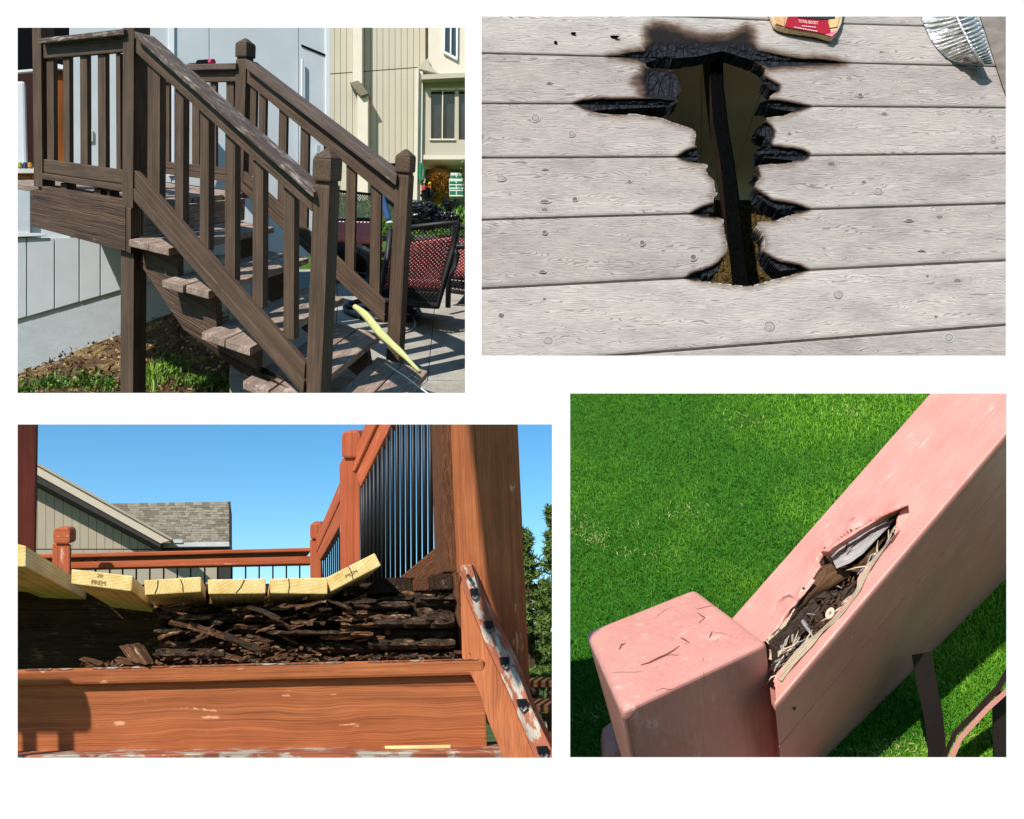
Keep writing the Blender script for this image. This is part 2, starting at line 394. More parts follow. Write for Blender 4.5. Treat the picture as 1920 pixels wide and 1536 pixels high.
hp('siding_panel', [(392, 445), (560, 445), (560, 478), (392, 478)], .12, m_siding)
hp('flashing', [(565, 83), (611, 102), (611, 105), (565, 86)], .03, m_dark, .03)
q = MB(HP); q.tube([H(566.5, 112, .1), H(566, 300, .1)], .035, 8); q.build('conduit', m_trimw, house)
q = MB(HP); q.cbox(H(596, 281, .1), .06, .05, .13, WX, WN, UP, bev=.02); q.tube([H(596, 286, .16), H(603, 291, .16)], .02, 6); q.build('meter_box', m_siding, house)
# room opening at the far left of the wall
hp('doorway', [(-30, -40), (131, -40), (131, 320), (-30, 320)], .1, m_dark, -1.4)  # near-black sheet paints the darkness of the unlit room
for p in (((104, 128), (134, 132), (136, 320), (104, 318)),):
    m_or = wood('orange_panel', (120, 62, 18), (196, 112, 40), streak=.08, bump=.15)
    hp('panel', p, .06, m_or, -.4)
hp('panel', [(-30, 135), (104, 132), (104, 320), (-30, 320)], .06, wood('dark_red_panel', (46, 22, 16), (74, 34, 24)), -1.0)
hp('shelf_edge', [(-30, 137), (150, 122), (150, 126), (-30, 141)], .1, m_trimw, -.3)
hp('jamb', [(100, 118), (135, 126), (134, 132), (100, 127)], .1, m_trimw, -.2)
hp('door_column', [(-20, 152), (46, 152), (50, 312), (-20, 312)], .25, m_trimw, .0, bev=.05)
hp('wall_return', [(73, -40), (95, -40), (95, 75), (73, 75)], .1, m_siding, -.1)
hp('outlet', [(164, 244), (175, 244), (175, 266), (164, 266)], .05, plain('ivory', (196, 194, 176)), .04, bev=.015)
hp('counter', [(-30, 314), (66, 314), (66, 325), (-30, 325)], .3, m_trimw, .12, bev=.01)
hp('counter_edge', [(-30, 325.5), (66, 325.5), (66, 333), (-30, 333)], .3, m_or, .08)
for u, c, l in ((38, (150, 150, 60), 'small yellow-green pot on the white counter'), (47, (40, 50, 80), 'small dark blue tin on the white counter'), (57, (190, 130, 50), 'small amber jar on the white counter')):
    q = MB(HP); q.tube([H(u, 315, .25), H(u, 307, .25)], [.065, .05], 10); q.tube([H(u, 307, .25), H(u, 305, .25)], .035, 8)
    tag(q.build('jar', plain('jar_paint', c, .4)), l, 'jar', 'small pots on the counter')

# ---- soil, paving, lawn
m_soil = NT('soil', .95, .05); g = m_soil.attr()
f1 = m_soil.noise(g, .02, 6, .7); f2 = m_soil.noise(g, .12, 6, .8)
m_soil.col(m_soil.mix(m_soil.step(f1, .5, .62), m_soil.ramp(f2, [(.3, (58, 42, 30)), (.7, (120, 96, 74))]), m_soil.ramp(f2, [(.3, (104, 84, 52)), (.7, (164, 138, 92))])))
m_soil.bump(f2, .9, .12)
q = MB(HP)
NXs = 60; NYs = 30
def soilpt(i, j):
    a = i / NXs; b = j / NYs
    u0 = -80 + a * 640
    top = H(u0, sid(u0) + 104 - (u0 - 33) * .112, -.1) if u0 < 340 else onplane(u0, 585 + (u0 - 340) * .1, ND, T(0, 0, -3.9))
    if u0 >= 340:
        top = lerp(H(u0, 588, -.1), top, min(1, (u0 - 340) / 120))
    bot = K(u0, 774, 14.2)
    p = lerp(top, bot, b); return p + V((0, 0, 1)) * (.10 * noise.noise(p * 1.3) + .05 * noise.noise(p * 5))
vs = [soilpt(i, j) for j in range(NYs + 1) for i in range(NXs + 1)]
fs = [(j * (NXs + 1) + i, j * (NXs + 1) + i + 1, (j + 1) * (NXs + 1) + i + 1, (j + 1) * (NXs + 1) + i) for j in range(NYs) for i in range(NXs)]
q.add(vs, fs); soil = tag(q.build('soil', m_soil.m, smooth=True), kind='structure')
m_pave = NT('concrete', .9, .15); g = m_pave.attr()
f1 = m_pave.noise(g, .012, 7, .7); f2 = m_pave.noise(g, .2, 4)
m_pave.col(m_pave.mix(.35, m_pave.ramp(f1, [(.32, (120, 115, 106)), (.68, (172, 167, 157))]), m_pave.ramp(f2, [(.3, (112, 108, 100)), (.7, (180, 176, 166))]))); m_pave.bump(f2, .3, .03)
zg = -3.86
def GP(u, v, z=zg): return onplane(u, v, ND, T(0, 0, z))
slab = [(465, 800), (700, 800), (950, 800), (950, 640), (950, 560), (950, 522), (480, 522), (470, 640)]
q = MB(PX)
lines = [(GP(430, 505), GP(980, 505)), (GP(430, 575), GP(980, 560)), (GP(430, 706), GP(980, 716)), (GP(430, 764), GP(884, 764))]
MB(PX).quad([GP(420, 500, zg - .12), GP(960, 500, zg - .12), GP(884, 762, zg - .12), GP(440, 762, zg - .12)], -ND * .05).build('gravel_bed', m_pave.m)['kind'] = 'structure'
for (a, b), (c, d) in zip(lines[:-1], lines[1:]):
    for k in range(3):
        p = [lerp(a, b, k / 3 + .001), lerp(a, b, (k + 1) / 3 - .001), lerp(c, d, (k + 1) / 3 - .001), lerp(c, d, k / 3 + .001)]
        n = (c - a).normalized() * .02
        MBq = MB(PX).quad([p[0] + n, p[1] + n, p[2] - n, p[3] - n], -ND * .1, bev=.015)
        tag(MBq.build('paving', m_pave.m), kind='structure')
m_lawn = NT('lawn', .95, .05); g = m_lawn.attr(); f1 = m_lawn.noise(g, .05, 7, .75)
m_lawn.col(m_lawn.ramp(f1, [(.3, (38, 66, 22)), (.7, (104, 140, 54))])); m_lawn.bump(f1, .8, .2)
q = MB(PX); q.add([GP(380, 520, zg - .05), GP(1080, 520, zg - .05), GP(1300, 340, zg - .05), GP(300, 340, zg - .05)], [(0, 1, 2, 3)])
tag(q.build('back_lawn', m_lawn.m), kind='structure')

def blades(name, pts, h, w, up, mats, spread=.5, parent=None, lean=None):
    """many single blades of grass, one mesh; pts, h, w in scene units"""
    n = len(pts); P0 = np.array([tuple(p) for p in pts]); up = np.array(tuple(up))
    a = rng.uniform(0, 2 * np.pi, n); t1 = np.cross(up, [1, 0, 0]); t1 /= np.linalg.norm(t1); t2 = np.cross(up, t1)
    dr = np.cos(a)[:, None] * t1 + np.sin(a)[:, None] * t2
    a2 = a + rng.uniform(.8, 2.2, n); ln = np.cos(a2)[:, None] * t1 + np.sin(a2)[:, None] * t2
    hh = (np.asarray(h) * rng.uniform(.55, 1.25, n))[:, None]; ww = (np.asarray(w) * rng.uniform(.7, 1.3, n))[:, None]
    sp = rng.uniform(.1, 1, n)[:, None] * spread
    m1 = P0 + up * hh * .55 + ln * hh * sp * .35; tp = P0 + up * hh * (1 - .35 * sp) + ln * hh * sp
    vs = np.stack([P0 - dr * ww, P0 + dr * ww, m1 - dr * ww * .8, m1 + dr * ww * .8, tp], 1).reshape(-1, 3)
    R = np.array(ROT); vs = vs @ R.T + np.array(EYE)
    idx = np.arange(n)[:, None] * 5
    q = (idx + np.array([0, 1, 3, 2])); t = (idx + np.array([2, 3, 4]))
    o0 = vs.mean(0) if parent is None else np.array(parent['base'])
    me = bpy.data.meshes.new(name); me.vertices.add(n * 5); me.vertices.foreach_set('co', (vs - o0).astype(np.float32).ravel())
    me.loops.add(n * 7); li = np.concatenate([q, t], 1).ravel(); me.loops.foreach_set('vertex_index', li.astype(np.int32))
    me.polygons.add(n * 2); st_ = np.stack([np.arange(n) * 7, np.arange(n) * 7 + 4], 1).ravel()
    me.polygons.foreach_set('loop_start', st_.astype(np.int32))
    me.update(calc_edges=True); me.validate()
    at = me.attributes.new('tone', 'FLOAT', 'POINT'); tn = rng.uniform(0, 1, n)
    at.data.foreach_set('value', np.repeat(tn, 5).astype(np.float32))
    at = me.attributes.new('grain', 'FLOAT_VECTOR', 'POINT'); at.data.foreach_set('vector', (np.repeat(P0, 5, 0)).astype(np.float32).ravel())
    me.materials.append(mats); o = bpy.data.objects.new(name, me); COL.objects.link(o); o['base'] = tuple(float(x) for x in o0)
    if parent is None: o.location = [float(x) for x in o0]
    else: o.parent = parent
    return o
def grass_mat(name, lo, hi, patch=None, pscale=.5):
    q = NT(name, .55, .25); tn = q.attr('tone', 'Fac'); c = q.ramp(tn, [(0, lo), (1, hi)])
    if patch:
        f = q.noise(q.attr('grain'), pscale, 4); c = q.mix(q.step(f, .47, .62), c, q.ramp(tn, [(0, patch[0]), (1, patch[1])]))
    q.col(c); q.b.inputs['Subsurface Weight'].default_value = 0
    q.b.inputs['Transmission Weight'].default_value = 0
    return q.m
mg1 = grass_mat('tuft_grass', (40, 72, 22), (108, 150, 48)); mg2 = grass_mat('light_grass', (86, 120, 36), (160, 190, 78))
mstraw = grass_mat('dry_litter', (92, 70, 44), (176, 146, 104))
def soil_at(u, v):
    # nearest soil vertex to a line of sight
    r = ray(u, v); best = None
    for p in vs:
        k = p.dot(r) / r.dot(r); d = (p - r * k).length / k
        if best is None or d < best[0]: best = (d, p)
    return best[1]
def patch(u, v, ru, rv, n):
    out = []
    for i in range(n):
        a = rnd(0, 6.283); r = abs(random.gauss(0, .55)); uu = u + math.cos(a) * r * ru; vv = v + math.sin(a) * r * rv
        c = soil_at(u, v); out.append(onplane(uu, min(vv, 775), ND, c) if False else K(uu, vv, c.y + (v - vv) * .04))
    return out
pts = []
for u, v, ru, rv, n in ((100, 722, 60, 16, 420), (165, 718, 60, 20, 420), (205, 722, 30, 16, 200), (50, 738, 40, 10, 220), (318, 690, 45, 30, 420), (370, 718, 50, 18, 360), (420, 725, 30, 12, 140)): pts += patch(u, v, ru, rv, n)
tag(blades('grass_tufts', pts, .16, .016, UP, mg1, 1.0), kind='stuff')
pts = patch(285, 716, 24, 22, 260)
gc = thing('grass_clump', 'bright yellow-green grass clump just right of the foot of the deck support post', 'grass clump', K(285, 730, 13.6))
blades('blades', pts, .42, .014, UP, mg2, .8, parent=gc)['kind'] = 'stuff'
pts = [p + V((0, 0, .02)) for p in random.choices(vs, k=2600)]
pts = [p + V((rnd(-.25, .25), rnd(-.2, .2), .01)) for p in pts]
tag(blades('leaf_litter', pts, .12, .03, (ND * .3 + e1).normalized(), mstraw, 1.2), kind='stuff')
# broad weeds
q = MB(HP)
for u, v in [(rnd(75, 215), rnd(700, 728)) for _ in range(150)] + [(rnd(290, 350), rnd(665, 700)) for _ in range(40)]:
    c = K(u, v, soil_at(u, v).y - .15 + (712 - v) * .03) + UP * rnd(0, .12)
    a = rnd(0, 6.28); d = V((math.cos(a), math.sin(a), rnd(.1, .6))) * rnd(.05, .11); sd = V((-math.sin(a), math.cos(a), 0)) * .045
    q.add([c, c + d * .6 + sd, c + d, c + d * .6 - sd], [(0, 1, 2, 3)])
tag(q.build('weeds', plain('weed_leaf', (62, 98, 36), .5, .3, var=.4, sc=.6)), kind='stuff')
# ---- neighbour's house, far behind the lawn
m_tan = plain('tan_siding', (188, 179, 160), .7, .2, var=.04, sc=.01)
m_cream = plain('cream_siding', (220, 208, 190), .7, .2, var=.03)
m_gl = plain('window_glass', (46, 52, 60), .12, .5, var=.3, sc=.02)
m_under = plain('underfloor_shade', (22, 19, 18), .9, .05)  # near-black: the shade under the house put into the colour
NY = 62.0; NX = V((1, .08, 0)).normalized(); NN = V((.08, -1, 0)).normalized(); NQ = K(700, 300, NY)
def Nb(u, v, o=0.0): return onplane(u, v, NN, NQ + NN * o)
nb = thing('neighbour_house', 'tan two storey house with cream bay across the lawn', 'house', Nb(740, 378))
NPX = NY / F
def npart(name, pts, th, mat, out=0.0, bev=0.0, parent=nb):
    return MB(NPX).quad([Nb(u, v, out) for u, v in pts], -NN * th, bev=bev).build(name, mat, parent)
x = 604.0
while x < 790:
    a, b = x + .35, x + 11.05; x += 11.4
    npart('siding_panel', [(a, -40), (b, -40), (b, 138 - (b - 617) * .075), (a, 138 - (a - 617) * .075)], .3, m_tan)
    bot = 318 if 708 < a < 745 else 378
    npart('siding_panel', [(a, 140 - (a - 617) * .075), (b, 140 - (b - 617) * .075), (b, bot - 12), (a, bot - 12)], .3, m_tan)
npart('backing', [(560, -60), (960, -60), (960, 390), (560, 390)], .3, plain('gap_shade', (160, 152, 134)), -.35)
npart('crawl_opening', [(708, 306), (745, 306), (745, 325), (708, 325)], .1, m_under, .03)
npart('chimney_chase', [(661, -40), (678.5, -40), (678.5, 156), (661, 156)], 1.2, m_cream, 1.0)
npart('chimney_chase', [(670, 178), (689.5, 178), (689.5, 378), (670, 378)], 1.2, m_cream, 1.0)
npart('chase_roof', [(656, 155), (672, 151), (691, 175), (676, 180)], 1.4, plain('brown_shingle', (122, 112, 92)), 1.3)
# bay standing forward at the right
BO = 2.6
npart('bay_wall', [(803, -60), (960, -60), (960, 138), (803, 138)], 2.5, m_cream, BO)
npart('bay_eave', [(790, 140), (960, 132), (960, 141), (790, 149)], 3.0, m_tan, BO + .8)
npart('bay_eave', [(782, 128), (803, 108), (806, 122), (822, 138), (792, 141)][:4], 2.0, m_tan, BO + .4)
npart('bay_wall', [(794, 146), (808, 146), (808, 290), (790, 290)], 2.5, m_tan, BO)
npart('bay_wall', [(808, 146), (960, 146), (960, 168), (808, 168)], 2.5, m_tan, BO)
npart('bay_wall', [(808, 262), (960, 262), (960, 290), (808, 290)], 2.5, m_tan, BO)
npart('bay_wall', [(853, 168), (860, 168), (860, 262), (852, 262)], 2.5, m_tan, BO)
w = npart('window', [(808, 168), (853, 168), (852, 262), (806, 262)], .5, m_gl, BO - .3)
npart('window_frame', [(829, 168), (831, 168), (830, 262), (828, 262)], .4, m_cream, BO + .1, parent=w)
npart('window_frame', [(807, 166), (854, 166), (854, 168.5), (807, 168.5)], .4, m_cream, BO + .12, parent=w)
npart('window_frame', [(805, 260), (854, 260), (854, 263), (805, 263)], .4, m_cream, BO + .12, parent=w)
w = npart('window', [(860, 167), (960, 167), (960, 262), (860, 262)], .5, m_gl, BO - .3)
npart('window_frame', [(858, 165), (960, 165), (960, 168), (858, 168)], .4, m_cream, BO + .12, parent=w)
w = npart('window', [(834, 20), (856, 20), (856, 108), (832, 96)], .3, m_gl, BO + .05)
for p in ([(832, 20), (835, 20), (834, 98), (831, 96)], [(855, 20), (859, 20), (858, 112), (855, 110)], [(831, 94), (857, 108), (857, 113), (831, 99)], [(844, 20), (847, 20), (846, 104), (843.5, 103)]):
    npart('window_frame', p, .3, m_trimw, BO + .2, parent=w)
npart('skirt_board', [(786, 290.5), (960, 290.5), (960, 299), (786, 299)], 2.5, m_cream, BO + .15)
npart('downspout', [(779, 128), (785, 128), (782, 380), (774, 380)], .4, m_cream, BO + .6)
npart('corner_board', [(785, 128), (793, 128), (790, 380), (782, 380)], 1.6, m_cream, BO + .3)
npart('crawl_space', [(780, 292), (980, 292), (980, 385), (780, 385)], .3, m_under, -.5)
# things under the bay
def ball(c, r, **k): return MB(.05).blob(c, r, **k)
yg = BO + .5
q = MB(.05)
for k in range(3):
    ctr = Nb(790.5 + k * .8, 325, yg + k * .05); ax = [4.6 - k * .9, 17 - k * 2]
    q.tube([ctr + V((math.cos(a) * ax[0] * NPX, -.05 * k, math.sin(a) * ax[1] * NPX)) for a in np.linspace(0, 6.2832, 28)], .07, 6)
tag(q.build('garden_hose', plain('green_hose', (30, 118, 82), .4)), 'green garden hose coiled on the corner of the tan house', 'hose')
def can(u0, u1, v0, v1, colr, name, label, spout=None):
    t = thing(name, label, 'can', Nb((u0 + u1) / 2, v1, yg))
    q = MB(.05).quad([Nb(u0, v1, yg), Nb(u1, v1, yg), Nb(u1 - .5, v0, yg), Nb(u0 + .5, v0, yg)], -NN * .5, bev=.09); q.build('can_body', plain(name + '_red', colr, .45), t)
    q = MB(.05); q.tube([Nb(u0 + 2, v0 + .4, yg - .2), Nb(u0 + 2, v0 - 2.5, yg - .2), Nb(u1 - 2, v0 - 2.5, yg - .2), Nb(u1 - 2, v0 + .4, yg - .2)], .07, 6); q.build('handle', plain(name + '_h', colr, .45), t)
    if spout:
        q = MB(.05); q.tube([Nb((u0 + u1) / 2, v0, yg - .2), Nb((u0 + u1) / 2 + .6, v0 - 6, yg - .2), Nb((u0 + u1) / 2 - 2, v0 - 3, yg)], [.14, .1, .08], 8); q.build('spout', plain(name + '_s', spout, .4), t)
can(791, 799.5, 347.5, 367.5, (176, 44, 32), 'fuel_can', 'dull red fuel can under the bay of the tan house')
can(802, 809, 349, 368, (232, 92, 34), 'fuel_jug', 'bright orange jug with yellow spout beside the straw heap', (232, 196, 40))
q = MB(.05); q.blob(Nb(823, 352, 1.2), (1.15, .8, 1.9), seed=4, n=3, amp=.25)
heap = thing('straw_heap', 'heap of golden straw in the dark space under the bay', 'straw', Nb(823, 370, 1.2))
q.build('heap_core', plain('straw_core', (150, 112, 58), .9, .05, var=.4, sc=.5), heap)
sp = []
for i in range(1500):
    a = rnd(0, 6.28); r = math.sqrt(rnd(0, 1)); sp.append(Nb(823 + math.cos(a) * r * (14 + 10 * (r < .8) * 0 + 4), 352 + math.sin(a) * r * 20, 1.9 + rnd(0, .4) * (1 - r)) )
blades('straw', sp, .55, .045, V((0, -.3, 1)).normalized(), grass_mat('straw_blade', (140, 100, 46), (222, 182, 104)), 1.6, parent=heap)
for k, (u0, u1, v0, v1) in enumerate(((845, 866, 324, 333), (842, 868, 335, 344), (842, 869, 345.5, 354.5), (842.5, 868.5, 356, 368.5))):
    t = thing('storage_carton', ('topmost', 'second highest', 'third highest', 'lowest')[k] + ' white and green carton of the stack under the bay', 'carton', Nb((u0 + u1) / 2, v1, yg), 'cartons stacked under the bay')
    MB(.05).quad([Nb(u0, v1, yg), Nb(u1, v1, yg), Nb(u1, v0, yg), Nb(u0, v0, yg)], -NN * .8, bev=.03).build('box', plain('carton_white', (206, 214, 206), .5), t)
    m_gr = bpy.data.materials.get('carton_green') or plain('carton_green', (24, 112, 72), .5)
    g0, g1 = (v0 + (v1 - v0) * .55, v1 - .6) if k < 2 else (v0 + 2, v1 - 4)
    for a, b in ((u0 + .6, (u0 + u1) / 2 - 1.2), ((u0 + u1) / 2 + 1.2, u1 - .6)):
        MB(.05).quad([Nb(a, g1, yg + .03), Nb(b, g1, yg + .03), Nb(b, g0, yg + .03), Nb(a, g0, yg + .03)], -NN * .04).build('green_panel', m_gr, t)
def leafy(name, label, cat, c, r, n, size, mat, stem=None, seed=1, mstem=None):
    t = thing(name, label, cat, stem[0] if stem else c)
    q = MB(.05); rr = random.Random(seed)
    for i in range(n):
        d = V((rr.gauss(0, 1), rr.gauss(0, 1), rr.gauss(0, 1))); d = d.normalized() * (rr.random() ** .45)
        p = V(c) + V((d.x * r[0], d.y * r[1], d.z * r[2])); p += V((1, 1, 1)) * (noise.noise(p * 2.5 / max(r)) * .25 * max(r))
        a = V((rr.gauss(0, 1), rr.gauss(0, 1), rr.gauss(0, 1))).normalized(); b = a.cross(V((rr.gauss(0, 1), rr.gauss(0, 1), rr.gauss(0, 1)))).normalized(); s_ = size * rr.uniform(.6, 1.3)
        q.add([p, p + a * s_ * .5 + b * s_ * .28, p + a * s_, p + a * s_ * .5 - b * s_ * .28], [(0, 1, 2, 3)])
    q.build('foliage', mat, t)
    if stem:
        s_ = MB(.05); s_.tube([stem[0], lerp(V(stem[0]), V(stem[1]), .6), stem[1]], [stem[2], stem[2] * .7, stem[2] * .3], 7)
        for k in range(6): s_.tube([lerp(V(stem[0]), V(stem[1]), .4 + .09 * k), V(c) + V((rr.uniform(-.6, .6) * r[0], rr.uniform(-.5, .5) * r[1], rr.uniform(-.3, .7) * r[2]))], [stem[2] * .4, stem[2] * .1], 5)
        s_.build('trunk', mstem, t)
    return t
m_bark = plain('bark', (72, 58, 46), .9, .1, var=.3, sc=.5, bump=.5)
leafy('garden_shrub', 'sparse grey-green shrub at the edge of the carton stack', 'shrub', Nb(877, 330, 3.8), (.7, .5, 1.6), 420, .2, plain('shrub_leaf', (104, 118, 70), .6, .2, var=.4, sc=.8), (Nb(878, 376, 3.8), Nb(877, 318, 3.8), .06), 5, m_bark)
# tall grass at the foot of the house
pp = [GP(rnd(765, 900), 372 + abs(random.gauss(0, 5)), zg) for _ in range(900)] + [GP(rnd(630, 960), rnd(376, 440), zg) for _ in range(5200)]
tag(blades('lawn_grass', pp, [max(.3, p.y * .011) for p in pp], [p.y * .0011 for p in pp], ND, mg1, .9), kind='stuff')

# ---- chain link fence
fy = 40.0
fn = thing('wire_fence', 'low chain link fence with dark top rail behind the patio', 'fence', K(668, 408, fy))
q = MB(.05); q.tube([K(560, 350.5, fy), K(705, 365.5, fy)], .07, 8); q.build('top_rail', m_dark, fn)
q = MB(.05)
for k in range(-12, 46):
    u = 600 + k * 4.2
    for sgn in (1, -1):
        q.tube([K(u, 352 + (u - 570) * .11, fy), K(u + sgn * 34, 412, fy)], .028, 4, cap=False)
o = q.build('wire_mesh', plain('galvanised', (112, 114, 108), .4, .5, metal=.6), fn); o['kind'] = 'stuff'
for u in (600, 703):
    q = MB(.05); q.tube([K(u, 350 + (u - 570) * .11, fy + .05), K(u, 420, fy + .05)], .09, 8); q.build('fence_post', m_dark, fn)

# ---- patio furniture
m_rattan = plain('black_rattan', (30, 29, 32), .5, .35, var=.3, sc=.6, bump=.3)
def cushion_mat():
    q = NT('patterned_cushion', .85, .1); g = q.attr()
    w1 = q.n('TexWave'); w1.wave_type = 'BANDS'; w1.bands_direction = 'DIAGONAL'; q.put(w1.inputs['Vector'], q.map(g, (.28, .28, .0))); w1.inputs['Scale'].default_value = 1.0; w1.inputs['Distortion'].default_value = 1.2
    w2 = q.n('TexWave'); w2.wave_type = 'BANDS'; w2.bands_direction = 'DIAGONAL'; q.put(w2.inputs['Vector'], q.map(g, (.28, -.28, .0))); w2.inputs['Scale'].default_value = 1.0; w2.inputs['Distortion'].default_value = 1.2
    f = q.math('MULTIPLY', w1.outputs['Fac'], w2.outputs['Fac'])
    q.col(q.mix(q.step(f, .22, .42), lin((196, 74, 78)), lin((226, 176, 168)))); return q.m
m_cush = cushion_mat()
m_cush2 = plain('pale_cushion', (214, 178, 168), .85, .1, var=.1, sc=.3)
def bil(c, a, b): return lerp(lerp(c[0], c[1], a), lerp(c[3], c[2], a), b)
def lattice(q, c, na, nb_, r, bow=V((0, 0, 0))):
    def pt(a, b): return bil(c, a, b) + bow * (4 * a * (1 - a))
    N = na + nb_
    for sgn in (0, 1):
        for k in range(1, N):
            t = k / nb_; pts = []
            for i in range(9):
                a = i / 8; b = t - a * (na / nb_)
                pts.append((a, b))
            seg = [(a if sgn == 0 else 1 - a, b) for a, b in pts if 0 <= b <= 1]
            # clip ends on to the edges
            full = []
            for i in range(41):
                a = i / 40; b = t - a * (na / nb_)
                if -.001 <= b <= 1.001: full.append((a if sgn == 0 else 1 - a, b))
            if len(full) >= 2:
                step_ = full[::max(1, len(full) // 5)]
                if step_[-1] != full[-1]: step_.append(full[-1])
                q.tube([pt(*x) for x in step_], r, 4, cap=False)
def chair(label, back, seat_dir, legs=None, ring=None, ncell=(15, 20), arms=(), cush=m_cush, group='wicker patio chairs', rad=.075, base=None):
    t = thing('patio_chair', label, 'chair', base if base is not None else back[3], group)
    q = MB(.02); edge = [back[0], lerp(back[0], back[1], .5), back[1], lerp(back[1], back[2], .35) , lerp(back[1], back[2], .7), back[2], back[3], lerp(back[3], back[0], .5), back[0]]
    q.tube(edge, rad, 8); q.build('back_frame', m_rattan, t, smooth=True)
    q = MB(.02); lattice(q, back, ncell[0], ncell[1], rad * .17); o = q.build('back_weave', m_rattan, t); o['kind'] = 'stuff'
    sd = V(seat_dir)
    c = [lerp(back[0], back[3], .12), lerp(back[1], back[2], .12), lerp(back[2], back[1], .2), lerp(back[3], back[0], .2)]
    off = sd.normalized() * .18
    MB(.02).quad([lerp(p, bil(back, .5, .5), .06) + off for p in c], sd.normalized() * .35, bev=.13).build('back_cushion', cush, t, smooth=True)
    sb = [lerp(back[3], back[0], .18), lerp(back[2], back[1], .18)]
    MB(.02).quad([sb[0] + off, sb[1] + off, sb[1] + sd, sb[0] + sd], UP * .3, bev=.12).build('seat_cushion', cush, t, smooth=True)
    MB(.02).quad([sb[0] - UP * .25, sb[1] - UP * .25, sb[1] + sd - UP * .25, sb[0] + sd - UP * .25], UP * .22, bev=.05).build('seat_frame', m_rattan, t)
    for a in arms: q = MB(.02); q.tube(a, rad * 1.1, 8); q.build('arm', m_rattan, t, smooth=True)
    for l in (legs or ()): q = MB(.02); q.tube(l, rad * 1.05, 8); q.build('leg', m_rattan, t, smooth=True)
    if ring:
        q = MB(.02); q.tube([ring[0] + ring[1] * math.cos(a) + ring[2] * math.sin(a) for a in np.linspace(0, 6.2832, 40)], rad * .9, 8)
        q.build('swivel_ring', m_rattan, t, smooth=True)
        q = MB(.02); q.tube([ring[0] + UP * .05, lerp(back[3], back[2], .5) + sd * .5], .12, 8); q.tube([ring[0] - ring[1], ring[0] + ring[1]], .06, 6); q.build('swivel_post', m_rattan, t)
    return t
y1 = 19.0
bk = [K(733, 432, y1), K(861, 416, y1 - .6), K(822, 573, y1 - .6), K(714, 562, y1)]
sdv = V((-.25, 2.0, .05))
g0 = GP(716, 584)
chair('wicker swivel chair with red patterned cushion seen from behind beside the newel post', bk, sdv, ring=(g0 + UP * .06, (GP(785, 588) - g0), (GP(712, 604) - g0)),
      arms=([K(735, 470, 19), K(700, 478, 19.6), K(672, 462, 20.4), K(664, 470, 20.6)],), base=g0)
y2 = 22.5
bk2 = [K(850, 425, y2), K(960, 430, y2), K(945, 560, y2 - .4), K(838, 545, y2 - .4)]
chair('wicker chair with red diamond cushion cut off at the right beyond the swivel chair', bk2, V((.3, 2, .3)),
      legs=([K(851, 466, 21), K(858, 478, 21), K(852, 500, 21), K(841, 522, 21), K(840, 577, 21)], [K(930, 470, 21), K(925, 590, 21)]), arms=([K(838, 466, 21.6), K(851, 463, 21), K(905, 461, 21)],), base=GP(845, 578))
q = MB(.02).quad([K(822, 478, 21.9), K(848, 470, 21.9), K(842, 512, 21.9), K(818, 512, 21.9)], V((.3, .5, 0)), bev=.1)
y3 = 27.0
bk3 = [K(600, 410, y3), K(700, 412, y3), K(706, 520, y3 - 1), K(612, 510, y3 - 1)]
chair('wicker chair with red patterned cushion behind the far balusters', bk3, V((.6, -2.0, .3)), arms=([K(655, 458, 25), K(664, 464, 24.6), K(690, 484, 24), K(692, 505, 24)],),
      legs=([K(636, 520, 25), K(636, 560, 25)], [K(690, 500, 24.3), K(690, 565, 24.3)]), base=GP(660, 556))
# pale cushion and table
q = MB(.02).quad([K(628, 434, 31), K(697, 430, 31), K(694, 412, 31), K(632, 408, 31)], V((0, .8, .1)), bev=.25)
tag(q.build('loose_cushion', m_cush2, smooth=True), 'pale pink loose cushion lying on the grey table behind the balusters', 'cushion')
tb = thing('patio_table', 'grey oval patio table between the wicker chairs', 'table', GP(745, 540))
q = MB(.02); tc_ = K(750, 441, 29)
q.prism([tc_ + V((3.6 * math.cos(a), 1.9 * math.sin(a), .45 * math.sin(a))) for a in np.linspace(0, 6.2832, 36)[:-1]], V((0, 0, -.22)), bev=.04); q.build('tabletop', plain('table_grey', (104, 98, 92), .5, .3, bump=.2), tb)
for a in (.7, 2.4, 3.9, 5.5):
    p = tc_ + V((2.6 * math.cos(a), 1.3 * math.sin(a), .3 * math.sin(a) - .2)); q = MB(.02); q.tube([p, p - UP * 2.3], .1, 8); q.build('leg', m_rattan, tb)
